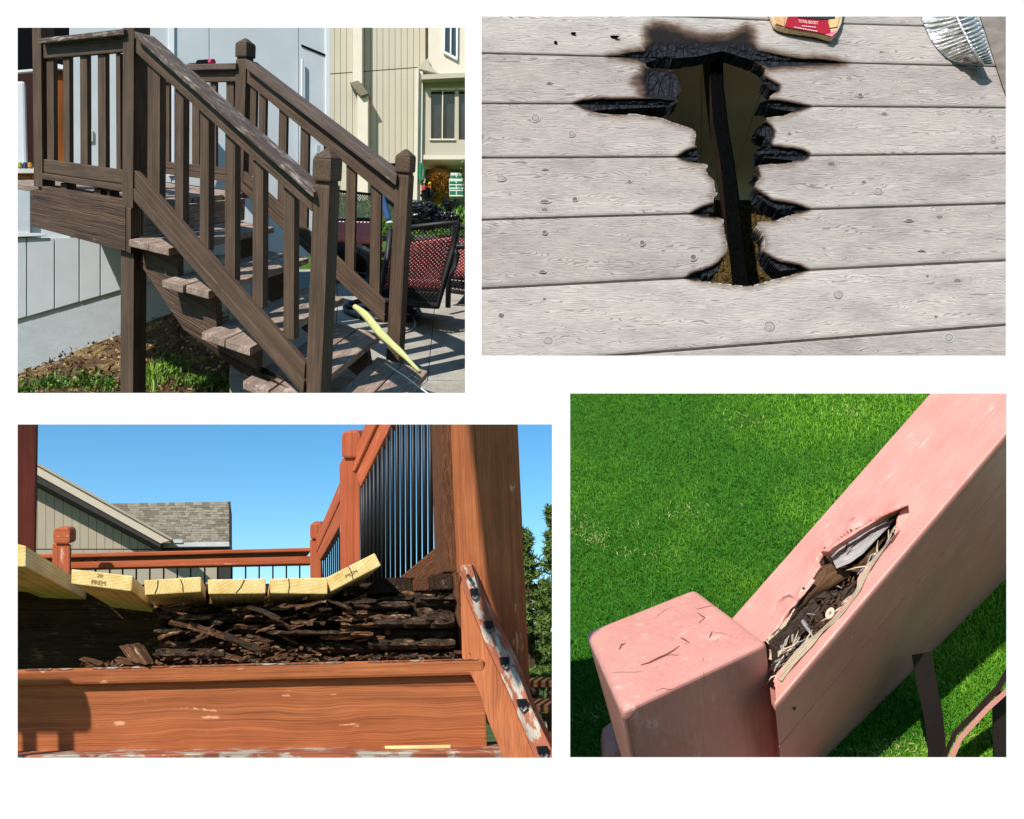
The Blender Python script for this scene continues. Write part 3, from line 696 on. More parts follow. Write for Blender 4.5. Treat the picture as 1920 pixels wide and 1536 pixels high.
# rubbish bags: crumpled skin
m_bag = plain('black_plastic', (22, 23, 28), .28, .5, var=.3, sc=.3)
def bag(c, r, seed, label, knot):
    t = thing('rubbish_bag', label, 'rubbish bag', V(c) - V((0, 0, r[2])), 'rubbish bags on the table')
    bm = bmesh.new(); bmesh.ops.create_icosphere(bm, subdivisions=5, radius=1)
    for q_ in bm.verts:
        n_ = q_.co.copy(); rid = 1 - abs(noise.noise(n_ * 2.6 + V((seed, 0, 0)))) * 2; rid2 = 1 - abs(noise.noise(n_ * 6 + V((0, seed, 0)))) * 2
        q_.co = V((n_.x * r[0], n_.y * r[1], n_.z * r[2] * (1 if n_.z < 0 else 1.0))) * (.85 + .18 * rid * rid + .09 * rid2)
    bm.verts.index_update()
    q = MB(.02); q.add([V(c) + v.co for v in bm.verts], [[v.index for v in f.verts] for f in bm.faces]); bm.free()
    q.build('bag_body', m_bag, t, smooth=False)
    q = MB(.02); k = V(c) + V(knot)
    for i in range(7):
        a = i * .9 + seed; q.tube([k + V((0, 0, -.25)), k, k + V((math.cos(a) * .22, math.sin(a) * .2, .28 + .1 * (i % 3)))], [.16, .06, .1], 6)
    q.build('bag_knot', m_bag, t)
bag(K(795, 405, 27.5), (.72, .7, .50), 3, 'larger knotted black rubbish bag above the swivel chair back', (.15, -.1, .5))
bag(K(837, 413, 27.0), (.52, .5, .28), 8, 'smaller flatter black rubbish bag at the right of the knotted one', (.1, 0, .28))

# ---- the pale stick and the string
a = T(*[0, 0, 0]); t0, t1 = P(665, 580, 3.75), P(787, 703, 3.35)
pts = []; rad = []
side = V((.5, 0, .5))
for i in range(25):
    f = i / 24; p = lerp(t0, t1, f) + UP * .05 + side * (.05 * math.sin(f * 9) * (1 - f))
    pts.append(p); rad.append(.035 + .045 * math.sin(min(1, f * 1.15 + .05) * math.pi) ** .6 + .012 * noise.noise(V((f * 9, 2, 0))))
q = MB(.004); q.tube(pts, rad, 12)
m_st = NT('pale_green_fibre', .8, .15); g = m_st.attr(); f1 = m_st.noise(m_st.map(g, (.02, .4, .4)), 1, 5); m_st.col(m_st.ramp(f1, [(.3, (176, 178, 112)), (.7, (214, 214, 152))])); m_st.bump(f1, .6, .03)
tag(q.build('wrapped_stick', m_st.m, smooth=True), 'pale yellow-green fibrous stick lying down the bottom steps', 'stick')
pts = [P(722, 681, 3.2), P(735, 690, 3.0), P(760, 706, 2.6), P(783, 724, 2.2), P(812, 745, 2.0)]
q = MB(.01); q.tube(pts, .012, 5)
tag(q.build('string', plain('white_string', (222, 220, 214))), 'loose white string trailing across the lowest step', 'string')
pts = [GP(758, 590) + UP * .05, GP(772, 596), GP(779, 607), GP(777, 617), GP(768, 623), GP(752, 628)]
q = MB(.01); q.tube([p + UP * .04 for p in pts], .022, 5)
tag(q.build('wire', plain('white_wire', (206, 204, 198))), 'curl of white wire on the concrete beside the far newel post', 'wire')
t = thing('screwdriver', 'screwdriver with pink handle end on the back rail of the deck', 'screwdriver', P(376, 120, wF + .2))
q = MB(.01); q.tube([P(354, 120, wF + .2), P(374, 118.2, wF + .2)], .02, 6); q.build('shank', plain('steel', (120, 120, 124), .3, .5, metal=1), t)
q = MB(.01); q.tube([P(372, 118, wF + .2), P(396, 116.3, wF + .2)], .065, 8); q.build('grip', m_dark, t)
q = MB(.01); q.tube([P(394.5, 116.4, wF + .2), P(400, 116.2, wF + .2)], .07, 8); q.build('grip_end', plain('pink_plastic', (206, 60, 96), .4), t)

# ---- person seated behind the far newel post; only a trouser leg shows
py = 33.0
def person():
    t = thing('person', 'person in blue jeans seated beyond the far newel post, one leg showing', 'person', K(752, 424, py))
    def skin(name, joints, edges, mat, root=0, sub=2):
        me = bpy.data.meshes.new(name); o0 = V(t['base'])
        me.from_pydata([tuple(W(p) - o0) for p, r in joints], edges, []); me.update()
        o = bpy.data.objects.new(name, me); COL.objects.link(o); o.parent = t
        m = o.modifiers.new('s', 'SKIN'); o.modifiers.new('b', 'SUBSURF').levels = sub; o.modifiers['b'].render_levels = sub
        for i, (p, r) in enumerate(joints): me.skin_vertices[0].data[i].radius = (r, r)
        me.skin_vertices[0].data[root].use_root = True; me.materials.append(mat); return o
    j = lambda u, v, dy=0: K(u, v, py + dy)
    jean = plain('blue_denim', (58, 88, 132), .85, .1, var=.25, sc=3); shirt = plain('grey_shirt', (70, 72, 78), .85, .1)
    fl = plain('skin', (198, 150, 124), .5, .3); shoe = plain('white_shoe', (206, 206, 206), .5, .2)
    skin('trousers', [(j(758, 388), .30), (j(751, 387), .24), (j(715, 365, -.5), .17), (j(730, 415, -.6), .13), (j(764, 388, .2), .24), (j(757, 366, -1.2), .17), (j(756, 416, -1.3), .12)], [(0, 1), (1, 2), (2, 3), (0, 4), (4, 5), (5, 6)], jean)
    skin('body', [(j(758, 385), .28), (j(759, 362), .30), (j(760, 345), .30), (j(760, 338), .12), (j(752, 344), .12), (j(749, 362), .09), (j(755, 374, -.7), .07), (j(768, 344), .12), (j(771, 362), .09), (j(763, 374, -.7), .07)], [(0, 1), (1, 2), (2, 3), (2, 4), (4, 5), (5, 6), (2, 7), (7, 8), (8, 9)], shirt)
    q = MB(.02); q.blob(j(760.5, 328), (.19, .22, .27), n=3, amp=.03); q.tube([j(760, 338), j(760, 332)], .10, 10); q.blob(j(760.5, 328, -.22), (.035, .05, .05), n=2, amp=0)
    for s_ in (-1, 1):
        q.blob(j(760.5, 328) + V((s_ * .19, .02, 0)), (.03, .04, .06), n=2, amp=0)
    q.build('head', fl, t, smooth=True)
    q = MB(.02); q.blob(j(760.5, 326, .05), (.205, .22, .26), n=3, amp=.06); q.build('hair', plain('dark_hair', (38, 28, 22), .6), t, smooth=True)
    for u, v, dy in ((730, 419.5, -.7), (756, 420.5, -1.4)):
        q = MB(.02); q.blob(j(u + 2, v, dy - .1), (.17, .26, .10), n=3, amp=.1); q.build('shoe', shoe, t, smooth=True)
    for u, v in ((755, 376), (763, 376)):
        q = MB(.02)
        q.blob(j(u, v, -.8), (.07, .1, .05), n=2, amp=.1)
        for k in range(4): q.tube([j(u - 2 + k * 1.3, v, -.85), j(u - 2 + k * 1.3, v + 1.5, -1.0), j(u - 2 + k * 1.2, v + 3.2, -1.02)], [.022, .02, .014], 6)
        q.tube([j(u + 2, v - .5, -.8), j(u + 3.4, v + 1.2, -.95)], [.022, .016], 6)
        q.build('hand', fl, t, smooth=True)
    st_ = thing('garden_stool', 'wooden stool under the seated person beyond the far newel post', 'stool', j(758, 424))
    MB(.02).cbox(j(758, 395), .38, .34, .07, bev=.03).build('seat', m_rough, st_)
    for a in (-1, 1):
        for b in (-1, 1):
            p = j(758, 397) + V((a * .3, b * .26, 0)); q = MB(.02); q.tube([p, p - UP * .75], .05, 6); q.build('leg', m_rough, st_)
person()
# ================================================================== UPPER RIGHT: grey deck boards burnt through
TE1 = V((5540, 1400, 535)).normalized(); TE2 = V((240, 1400, 2208)).normalized()
TN = TE1.cross(TE2).normalized()
if TN.y > 0: TN = -TN
TS = 17.0 / 13.0; TQ = K(1395, 396, 17.0); TP = 17.0 / F
def Dk(u, v, o=0.0): return onplane(u, v, TN, TQ + TN * (o * TS))
HOLE = [(1210,118),(1233,111),(1270,109),(1306,106),(1330,101),(1353,96),(1369,99.6),(1387,106),(1411,113),(1436,128.5),(1433.5,137),(1437,146),(1431.5,155),(1444.6,167),(1457,171.5),(1450,176),(1444.6,180),(1443,187),(1432,191),(1424,194),(1424,199),(1444.6,202),(1466,206),(1488.5,209.4),(1469,217.3),(1450,219),(1436,221),(1440,226),(1436,229),(1424,236),(1417,243),(1422,253.4),(1431,255),(1436,258.6),(1437.5,264),(1434,273.5),(1423,277),(1416.4,283),(1421,290),(1428.7,295.5),(1460,298),(1488.5,301),(1485,305),(1453,308),(1445,306.5),(1438,309),(1423.5,309.6),(1421,312),(1422,319),(1413,322),(1415,327),(1420,332),(1424,335),(1418,341),(1416,346),(1416,354),(1421,369.6),(1431,377),(1443,385.5),(1463,395.5),(1487,397.5),(1500,398),(1483,403),(1465,408.5),(1458,413),(1451,415),(1436,415),(1422.5,416),(1416.6,425),(1429,437),(1432,448),(1432.7,459),(1431,472),(1438,484),(1443,493),(1460,508),(1480,510.5),(1497,511),(1480,517),(1463,521),(1446,525),(1427,531),(1409,535.5),(1400,537),(1389,535.5),(1368,533),(1341,530),(1320,527),(1303,525),(1325,521),(1340,513),(1348,503),(1354,488),(1363,474.5),(1364,462),(1361.6,451),(1358,434),(1355,422),(1358,412),(1349,409),(1339.6,407),(1316,405),(1337,402),(1338,395),(1339,385),(1338,377),(1338,371),(1343,366),(1348,363),(1341,359.5),(1339.6,341),(1335,334),(1328,327),(1324,321),(1326,315),(1328,308.6),(1310,306),(1294,304),(1300,302),(1309,300),(1313,289),(1309,283),(1307.5,276),(1303,270),(1304,264),(1305,255),(1304,246),(1297,241),(1286,237.5),(1272,233),(1260,229),(1240,221),(1215,218),(1195,214),(1178.6,213.5),(1173,215.5),(1150,215),(1126.6,213),(1108,208.5),(1134,205.5),(1165,204),(1199.5,202.5),(1230,201.5),(1251.6,200),(1265,195),(1272,189.5),(1268,183),(1276,172),(1275,158),(1270,147),(1264.6,137),(1258,132),(1251.6,131),(1240,133),(1222,129),(1212,125)]
CHAR = [
 [(1143,106),(1165,100),(1185,95.5),(1207,94),(1209,85),(1212.5,77.5),(1210,62),(1212,51),(1225.5,43.6),(1246,46),(1258,48),(1270,51),(1283,58),(1296,62),(1317,68),(1343,66),(1360,67),(1376.6,61),(1388,54),(1400,49),(1409,55),(1413,66),(1415,82),(1422,93),(1440,96),(1455,99.6),(1480,105),(1507,109),(1530,108.5),(1546,109.5),(1568,113),(1585,118),(1570,121),(1546,123),(1520,124),(1494,125),(1465,126),(1442,129),(1411,116),(1387,110),(1369,104),(1353,100),(1306,110),(1233,116),(1210,121),(1195,114),(1165,108)],
 [(1206,124),(1203,138),(1189,147.5),(1199,152),(1187,156),(1206,163),(1198,170),(1208,174),(1203,178),(1206,185),(1240,187),(1275,192),(1280,158),(1266,134),(1250,128),(1225,126)],
 [(1077,194),(1085,190),(1095,187),(1130,184.5),(1170,185),(1205,184.5),(1240,185),(1272,189),(1252,202),(1200,205),(1134,208),(1108,208),(1090,201)],
 [(1271,294),(1278,288),(1285,283),(1296,279),(1308,276),(1315,289),(1311,301),(1294,304),(1281,300)],
 [(1433,143),(1444,149),(1454,155),(1462,160),(1460,170),(1455,173),(1445,168),(1430,157)],
 [(1422,193),(1432,190),(1443,187),(1462,188),(1480,191),(1500,195),(1518,200),(1508,204),(1500,207),(1488,210),(1445,204),(1422,201)],
 [(1436,228),(1446,236),(1452,246),(1450,256),(1445,264),(1448,273),(1470,276),(1490,278),(1506,281),(1516,287),(1514,295),(1505,300),(1490,302),(1429,297),(1414,283),(1434,272),(1437,262),(1420,254),(1415,243)],
 [(1414,351),(1421,357),(1430,363),(1442,371),(1450,376),(1470,378),(1490,382),(1505,387),(1518,392.5),(1510,396),(1500,399),(1463,397),(1443,387),(1419,371)],
 [(1431,472),(1438,477),(1448,483),(1462,490),(1480,493),(1500,497),(1515,506),(1497,512),(1460,509),(1441,495)],
 [(1297,400),(1306,393),(1315,388.5),(1327,384),(1340,381),(1341,398),(1341,408),(1316,406)],
 [(1287,521),(1293,515),(1300,511),(1318,506),(1335,499),(1347,492),(1356,482),(1365,472),(1362,490),(1349,505),(1341,514),(1325,523),(1302,526)],
 [(1412,321),(1421,316),(1425,330),(1420,334)]]
SEAM = [[(700,17),(1290,32),(1400,36.5),(1583,45),(1736,49),(2040,58)], [(700,94),(904,100),(1143,106),(1586,118),(1786,123),(2040,129)], [(700,192),(904,194),(1080,194.5),(1519,199.5),(1886,202),(2040,203)],
        [(700,298),(904,296),(1272,294),(1518,291.5),(1886,288),(2040,286)], [(700,419),(904,412),(1297,400.5),(1518,392.5),(1886,381),(2040,376)], [(700,553),(904,541),(1288,521),(1512,506.5),(1886,488),(2040,480)],
        [(700,700),(904,685),(1140,667),(1886,609),(2040,597)]]
SEAM = [[(u, v - 78 + u * .006) for u, v in SEAM[0]]] + SEAM + [[(700, 712), (2040, 700)]]
def interp(L, u):
    for (a, b), (c, d) in zip(L[:-1], L[1:]):
        if u <= c: return b + (d - b) * (u - a) / (c - a)
    return L[-1][1]
def seg_info(poly, X, Y):
    """inside mask, distance and nearest point of every (X, Y) to a closed polygon"""
    A = np.array(poly, float); Bq = np.roll(A, -1, 0); ins = np.zeros(X.shape, bool)
    best = np.full(X.shape, 1e9); bx = np.zeros(X.shape); by = np.zeros(X.shape)
    for (x0, y0), (x1, y1) in zip(A, Bq):
        if y0 != y1:
            c = ((y0 > Y) != (y1 > Y)) & (X < (x1 - x0) * (Y - y0) / (y1 - y0) + x0); ins ^= c
        dx, dy = x1 - x0, y1 - y0; L = dx * dx + dy * dy + 1e-9
        t = np.clip(((X - x0) * dx + (Y - y0) * dy) / L, 0, 1); px, py = x0 + t * dx, y0 + t * dy
        d = np.hypot(X - px, Y - py); m = d < best; best[m] = d[m]; bx[m] = px[m]; by[m] = py[m]
    return ins, best, bx, by
def deck_mat():
    q = NT('silvered_board', .85, .12); g = q.attr(); ch = q.attr('char', 'Fac')
    warp = q.noise(q.map(g, (.006, .03, 0)), 1, 3); 
    off = q.n('VectorMath', operation='ADD'); q.put(off.inputs[0], q.map(g, (.003, .14, 0)))
    cx = q.n('CombineXYZ'); q.put(cx.inputs['Y'], q.math('MULTIPLY', warp, 5.0)); q.put(off.inputs[1], cx.outputs[0])
    w = q.n('TexWave'); w.bands_direction = 'Y'; q.put(w.inputs['Vector'], off.outputs[0]); w.inputs['Scale'].default_value = 1.0; w.inputs['Distortion'].default_value = 1.0; w.inputs['Detail'].default_value = 2; w.inputs['Detail Scale'].default_value = 1.5
    fine = q.noise(q.map(g, (.035, .55, 0)), 1, 6, .7, .4)
    flk = q.noise(q.map(g, (.09, .5, 0)), 1, 3, .6)
    blot = q.noise(q.map(g, (.007, .02, 0)), 1, 4)
    c = q.ramp(blot, [(.3, (182, 174, 171)), (.5, (202, 194, 190)), (.62, (208, 199, 192)), (.75, (192, 185, 184))])
    c = q.mix(.52, c, q.ramp(fine, [(.3, (110, 104, 98)), (.6, (235, 232, 228))]), 'MULTIPLY')
    c = q.mix(.6, c, q.ramp(w.outputs['Fac'], [(.03, (120, 112, 108)), (.32, (240, 238, 236))]), 'MULTIPLY')
    c = q.mix(q.math('MULTIPLY', q.step(flk, .38, .29), .75), c, lin((84, 76, 70)))
    pb = q.noise(q.map(g, (.0004, .004, 0)), 1, 1); c = q.mix(.55, c, q.ramp(pb, [(.35, (214, 208, 206)), (.65, (255, 254, 252))]), 'MULTIPLY')
    # knots
    v = q.n('TexVoronoi'); q.put(v.inputs['Vector'], q.map(g, (.0085, .0165, 0))); v.inputs['Scale'].default_value = 1.0; v.inputs['Randomness'].default_value = 1.0
    kd = v.outputs['Distance']
    ring = q.math('SINE', q.math('MULTIPLY', kd, 150.0))
    rm = q.math('MULTIPLY', q.step(kd, .26, .05), .5)
    c = q.mix(q.math('MULTIPLY', rm, q.step(ring, .0, 1.0)), c, lin((96, 88, 80)))
    c = q.mix(q.math('MULTIPLY', q.step(kd, .075, .05), .8), c, lin((96, 90, 84)))
    c = q.mix(q.math('MULTIPLY', q.step(kd, .022, .012), .8), c, lin((50, 44, 40)))
    # scorch: brown halo, then charcoal with its own checking
    chn = q.math('ADD', ch, q.math('MULTIPLY', q.math('SUBTRACT', q.noise(q.map(g, (.05, .10, 0)), 1, 6, .65), .5), .34))
    c = q.mix(q.math('MULTIPLY', q.step(chn, .10, .52), .85), c, lin((150, 120, 92)), 'MULTIPLY')
    c = q.mix(q.step(chn, .34, .62), c, lin((66, 50, 42)))
    c = q.mix(q.step(chn, .52, .70), c, lin((28, 25, 25)))
    vc = q.n('TexVoronoi', feature='DISTANCE_TO_EDGE'); q.put(vc.inputs['Vector'], q.map(g, (.075, .034, .1))); vc.inputs['Scale'].default_value = 1
    ash = q.noise(q.map(g, (.10, .16, .1)), 1, 6, .75)
    cc = q.mix(q.step(vc.outputs['Distance'], .0, .07), lin((5, 5, 6)), q.ramp(ash, [(.35, (15, 15, 17)), (.58, (40, 42, 47)), (.75, (78, 82, 90))]))
    ck = q.step(chn, .70, .84); c = q.mix(ck, c, cc)
    q.col(c)
    h = q.math('ADD', q.math('MULTIPLY', fine, .35), q.math('MULTIPLY', q.math('MULTIPLY', ck, q.step(vc.outputs['Distance'], 0, .14)), 1.4))
    q.bump(h, .55, .05); return q.m
m_deck = deck_mat()
m_char = plain('charcoal', (9, 9, 9), .95, .03, var=.6, sc=.4, bump=.8, bd=.05)
burnt = thing('burnt_deck', 'silvery grey board deck with a hole burnt through its middle', 'deck', Dk(1395, 600))
us = list(range(886, 1060, 12)) + [1060 + 3 * k for k in range(182)] + list(range(1608, 2040, 14))
for k in range(len(SEAM) - 1):
    nr = 36
    U_, V_ = [], []
    for j in range(nr + 1):
        for u in us:
            a = interp(SEAM[k], u) + 1.1 + .22 * k; b = interp(SEAM[k + 1], u) - 1.1 - .22 * k
            U_.append(u); V_.append(a + (b - a) * j / nr)
    X = np.array(U_, float); Y = np.array(V_); X0, Y0 = X.copy(), Y.copy(); nu = len(us)
    near = (X > 1040) & (X < 1620) & (Y < 560)
    ins, dist, bx, by = seg_info(HOLE, X, Y)
    # snap the rim
    cell = 2.6; sn = near & (dist < cell * .62); X[sn] = bx[sn]; Y[sn] = by[sn]
    chv = np.zeros_like(X)
    for c in CHAR:
        i2, d2, _, _ = seg_info(c, X, Y); sd_ = np.where(i2, d2, -d2)
        soft = 26.0 if c is CHAR[0] else 9.0
        if c is CHAR[0] or c is CHAR[1]:
            lo_ = np.clip((Y - 78) / 26, 0, 1) if c is CHAR[0] else np.clip((X - 1196) / 40, 0, .6)
            core = np.clip(.50 + sd_ / 14 * .2, 0, .70) + .3 * lo_ * np.clip(sd_ / 5, 0, 1)
            chv = np.maximum(chv, np.where(sd_ > 0, core, np.clip(.50 + sd_ / 20 * .5, 0, .5)))
            continue
        chv = np.maximum(chv, np.where(sd_ > 0, np.clip(.62 + sd_ / 4.0 * .3, 0, 1), np.clip(.60 + sd_ / soft * .6, 0, .6)))
    sink = np.clip((chv - .70) / .3, 0, 1)
    rimd = np.where(near, dist, 99)
    scorch = np.clip(.42 - rimd / 22 * .42, 0, .42) * (~ins)
    chv = np.maximum(chv, scorch)
    nfac = [tuple(x) for x in zip(X, Y)]
    warp = rnd(-.010, .010); vs = []; gs = []
    gu, gv = rnd(0, 5000), rnd(0, 5000)
    for i, (u, v) in enumerate(nfac):
        j = i // nu; e = min(j, nr - j)
        o = warp - (.018 if e == 0 else .005 if e == 1 else 0)
        if sink[i] > 0: o -= .055 * sink[i] + .03 * noise.noise(V((u * .12, v * .2, 0))) * sink[i]
        vs.append(Dk(u, v, o)); gs.append(V((X0[i] + gu, Y0[i] + gv, 0)))
    fs = []
    for j in range(nr):
        for i in range(nu - 1):
            a = j * nu + i; q4 = (a, a + 1, a + nu + 1, a + nu)
            if 1040 < us[i] < 1610:
                cin = sum(1 for t in q4 if ins[t] and not sn[t]); 
                if cin >= 1: continue
                if all(sn[t] for t in q4):
                    mx, my = np.mean(X[list(q4)]), np.mean(Y[list(q4)])
                    if seg_info(HOLE, np.array([mx]), np.array([my]))[0][0]: continue
            fs.append(q4)
    # walls of the board, down to its underside
    cnt = {}
    for f in fs:
        for a, b in zip(f, f[1:] + f[:1]):
            cnt[(a, b)] = cnt.get((a, b), 0) + 1
    bd = [(a, b) for (a, b) in cnt if (b, a) not in cnt]
    low = {}; cv = list(chv)
    th = 25 * TP
    for a, b in bd:
        for t in (a, b):
            if t not in low:
                jj_ = t // nu if t < nu * (nr + 1) else 5; gp_ = (-1.25 - .22 * k if jj_ == 0 else 1.25 + .22 * k if jj_ == nr else 0.0)
                low[t] = len(vs); vs.append(Dk(X[t], Y[t] + gp_, 0) - TN * th); gs.append(gs[t] + V((0, 18, 0)))
                cv.append(1.0 if rimd[t] < 3 else chv[t])
                if rimd[t] < 3: pass
    fw = [(b, a, low[a], low[b]) for a, b in bd]
    q = MB(TP); q.add(vs, fs + fw, gs)
    o = q.build('deck_board', m_deck, burnt)
    at = o.data.attributes.new('char', 'FLOAT', 'POINT'); at.data.foreach_set('value', np.array(cv, dtype=np.float32))
m_kn = plain('knot_grey', (150, 142, 136), .9, .1, var=.25, sc=.3); m_kn2 = plain('knot_dark', (104, 95, 89), .9, .1, var=.3, sc=.3); m_kn3 = plain('knot_rim', (164, 156, 150), .9, .1, var=.12, sc=.4)
for u, v, a, b, dk in ((1004, 221, 8, 7, 0), (1072, 250.6, 6, 5.5, 0), (940, 334, 8, 5, 0), (1022, 317.6, 6, 1.6, 1), (1658, 213, 6, 2.4, 1), (1862.7, 260.5, 6, 6.5, 0), (1613, 178, 4.5, 4, 1), (1078, 373, 5, 4, 1), (1022, 377.5, 9, 3, 1), (1204, 455, 5, 5, 1), (1300, 482, 6, 6, 1), (940, 592, 6, 5, 1), (1027.6, 639, 10, 8, 0), (1021, 561, 4, 2.4, 1), (1017, 509, 6, 2.6, 1), (1021, 435, 5, 4, 1), (1646.5, 358, 8, 5.5, 0), (1572, 553, 10, 9, 0), (1443, 613, 12, 11, 0), (1779, 633, 9, 8, 0), (1739, 518, 3, 3, 1), (1755, 594, 3, 3, 1), (1705, 413, 8, 2.6, 1), (1728, 469.5, 6, 1.6, 1), (1447, 616, 5, 4, 1), (1030, 155, 5, 2, 1), (1480, 250, 3, 2, 1), (1620, 340, 4, 2, 1), (1180, 340, 4, 2.2, 1)):
    for (ka, kb, mm, hh) in ((1.25, 1.2, m_kn3, .0105), (.86, .86, m_kn2, .012), (.74, .72, m_kn, .0135))[:2 if dk else 3]:
        q = MB(TP); n = 18; sd = rnd(0, 50)
        q.add([Dk(u + a * ka * math.cos(t) * (1 + .18 * noise.noise(V((math.cos(t) * 1.4, math.sin(t) * 1.4, sd)))), v + b * kb * math.sin(t) * (1 + .18 * noise.noise(V((math.cos(t), math.sin(t), sd + 7)))), hh) for t in np.linspace(0, 6.2832, n + 1)[:-1]], [tuple(range(n))[::-1]])
        q.build('knot', mm, burnt)
# the joist under the hole: its brown side and its charred top
def Du(u, v, o): return Dk(u, v, o)
m_jw = wood('joist_brown', (54, 38, 22), (90, 65, 38), streak=.12, along=.006, bump=.5)
def strip(L, R, oL, oR, name, mat, par, nx=5, rough=0.0):
    q = MB(TP); n = 60; vs = []; fs = []
    for i in range(n + 1):
        t = i / n * (len(L) - 1); k = min(int(t), len(L) - 2); f = t - k
        l = (L[k][0] + (L[k + 1][0] - L[k][0]) * f, L[k][1] + (L[k + 1][1] - L[k][1]) * f); r = (R[k][0] + (R[k + 1][0] - R[k][0]) * f, R[k][1] + (R[k + 1][1] - R[k][1]) * f)
        for j in range(nx + 1):
            a = j / nx; u, v = l[0] + (r[0] - l[0]) * a, l[1] + (r[1] - l[1]) * a
            vs.append(Du(u, v, oL + (oR - oL) * a + rough * noise.noise(V((u * .14, v * .14, 3)))))
    for i in range(n):
        for j in range(nx): fs.append((i * (nx + 1) + j, i * (nx + 1) + j + 1, (i + 1) * (nx + 1) + j + 1, (i + 1) * (nx + 1) + j))
    q.add(vs, fs); return q.build(name, mat, par)
jl = [(1308, 60), (1309, 106), (1314, 160), (1321, 228), (1331, 300), (1341, 365), (1352, 430), (1361, 480), (1370, 560)]
jm = [(1329, 60), (1331, 98), (1332, 160), (1337, 228), (1350, 300), (1357, 365), (1363, 430), (1368, 480), (1376, 560)]
jr = [(1352, 60), (1355, 97), (1357, 160), (1366, 240), (1377, 302), (1386, 370), (1393, 430), (1398, 480), (1410, 560)]
jj = thing('deck_joist', 'joist under the burnt hole with charred black top', 'joist', Du(1368, 470, -.9))
jl = [(a + 7, b) for a, b in jl]; jr = [(a - 2, b) for a, b in jr]
strip(jl, jm, -1.5, -.34, 'joist_side', m_jw, jj)
strip(jm, jr, -.33, -.36, 'charred_top', m_char, jj, 6, .05)
strip(jr, [(a + 2, b) for a, b in jr], -.36, -1.5, 'joist_side', m_char, jj)
# what shows below: the lower house wall and the ground
m_low = plain('olive_wall', (250, 230, 186), .8, .1, var=.05, sc=.01)
bw = thing('lower_wall', 'tan wall panels seen down through the burnt hole', 'wall', Du(1400, 385, -3.3))
def lo(pts, off): return [Du(u, v, off) for u, v in pts]
q = MB(TP); q.quad(lo([(940, -40), (1317, -40), (1312, 395), (940, 395)], -3.3), TN * -.3); q.build('wall_panel', m_low, bw)
q = MB(TP); q.quad(lo([(1319, -40), (1443, -40), (1437, 150), (1384, 309), (1360, 395), (1314, 395)], -3.3)[:4] , TN * -.3)
q = MB(TP); q.prism(lo([(1319, -40), (1470, -40), (1432, 152), (1381, 309), (1355, 395), (1314, 395)], -3.3), TN * -.3); q.build('wall_panel', m_low, bw)
q = MB(TP); q.prism(lo([(1472, -40), (1900, -40), (1900, 395), (1357, 395), (1383, 309), (1434, 152)], -3.3), TN * -.3); q.build('wall_panel', m_low, bw)
q = MB(TP); nx_, ny_ = 70, 34; vs = []
for j in range(ny_ + 1):
    for i in range(nx_ + 1):
        u, v = 900 + i * 14, 375 + j * 9; vs.append(Du(u, v, -3.0 + .10 * noise.noise(V((u * .05, v * .05, 0))) + .06 * noise.noise(V((u * .2, v * .2, 4)))))
q.add(vs, [(j * (nx_ + 1) + i, j * (nx_ + 1) + i + 1, (j + 1) * (nx_ + 1) + i + 1, (j + 1) * (nx_ + 1) + i) for j in range(ny_) for i in range(nx_)])
m_mulch = NT('mulch', .95, .05); g = m_mulch.attr(); m_mulch.col(m_mulch.ramp(m_mulch.noise(g, .08, 7, .8), [(.3, (44, 33, 18)), (.5, (84, 66, 38)), (.7, (124, 102, 60))])); m_mulch.bump(m_mulch.noise(g, .15, 5), 1, .1)
tag(q.build('mulch', m_mulch.m), kind='structure')
pp = [Du(rnd(1290, 1500), rnd(392, 545), -2.95) for _ in range(900)]
tag(blades('dry_grass', pp, .22, .014, (TN * .4 + TE2).normalized(), grass_mat('dead_grass', (56, 50, 24), (110, 98, 52)), 1.4), kind='stuff')
# small crumbs of charcoal on the boards
for k, (u, v, a, b, l) in enumerate(((1076, 63, 6, 3, 'upper'), (1042, 80, 3, 4, 'lower'), (1153, 69.5, 9, 3, 'right hand'))):
    q = MB(TP); q.blob(Dk(u, v, .03), (a * TP, .04, b * TP), seed=k, n=2, amp=.7)
    tag(q.build('charcoal_crumb', m_char), l + ' one of three charcoal crumbs left of the scorched board', 'charcoal', 'charcoal crumbs on the deck')
# foil tray standing on the boards
m_foil = NT('foil', .42, .5); m_foil.b.inputs['Metallic'].default_value = 1.0; m_foil.b.inputs['Base Color'].default_value = (.86, .84, .82, 1)
g = m_foil.attr(); m_foil.bump(m_foil.noise(g, .08, 5, .7), .8, .06)
tray = thing('foil_tray', 'crumpled foil roasting tray with ribbed side on the grey boards', 'tray', Dk(1790, 122))
def bez(p, t):
    p = [V((a, b, 0)) for a, b in p]
    while len(p) > 1: p = [lerp(a, b, t) for a, b in zip(p[:-1], p[1:])]
    return p[0]
outer = [(1722, 10), (1738, 75), (1765, 118), (1800, 127), (1843, 124)]; inner = [(1786, 10), (1800, 50), (1822, 90), (1836, 112), (1846, 121)]; top = [(1822, 0), (1836, 40), (1848, 76), (1858, 100), (1862, 122)]
q = MB(TP); n = 220; vs = []; fs = []
rows = [(0.0, 0.02), (.25, .14), (.5, .27), (.75, .40), (1.0, .52)]
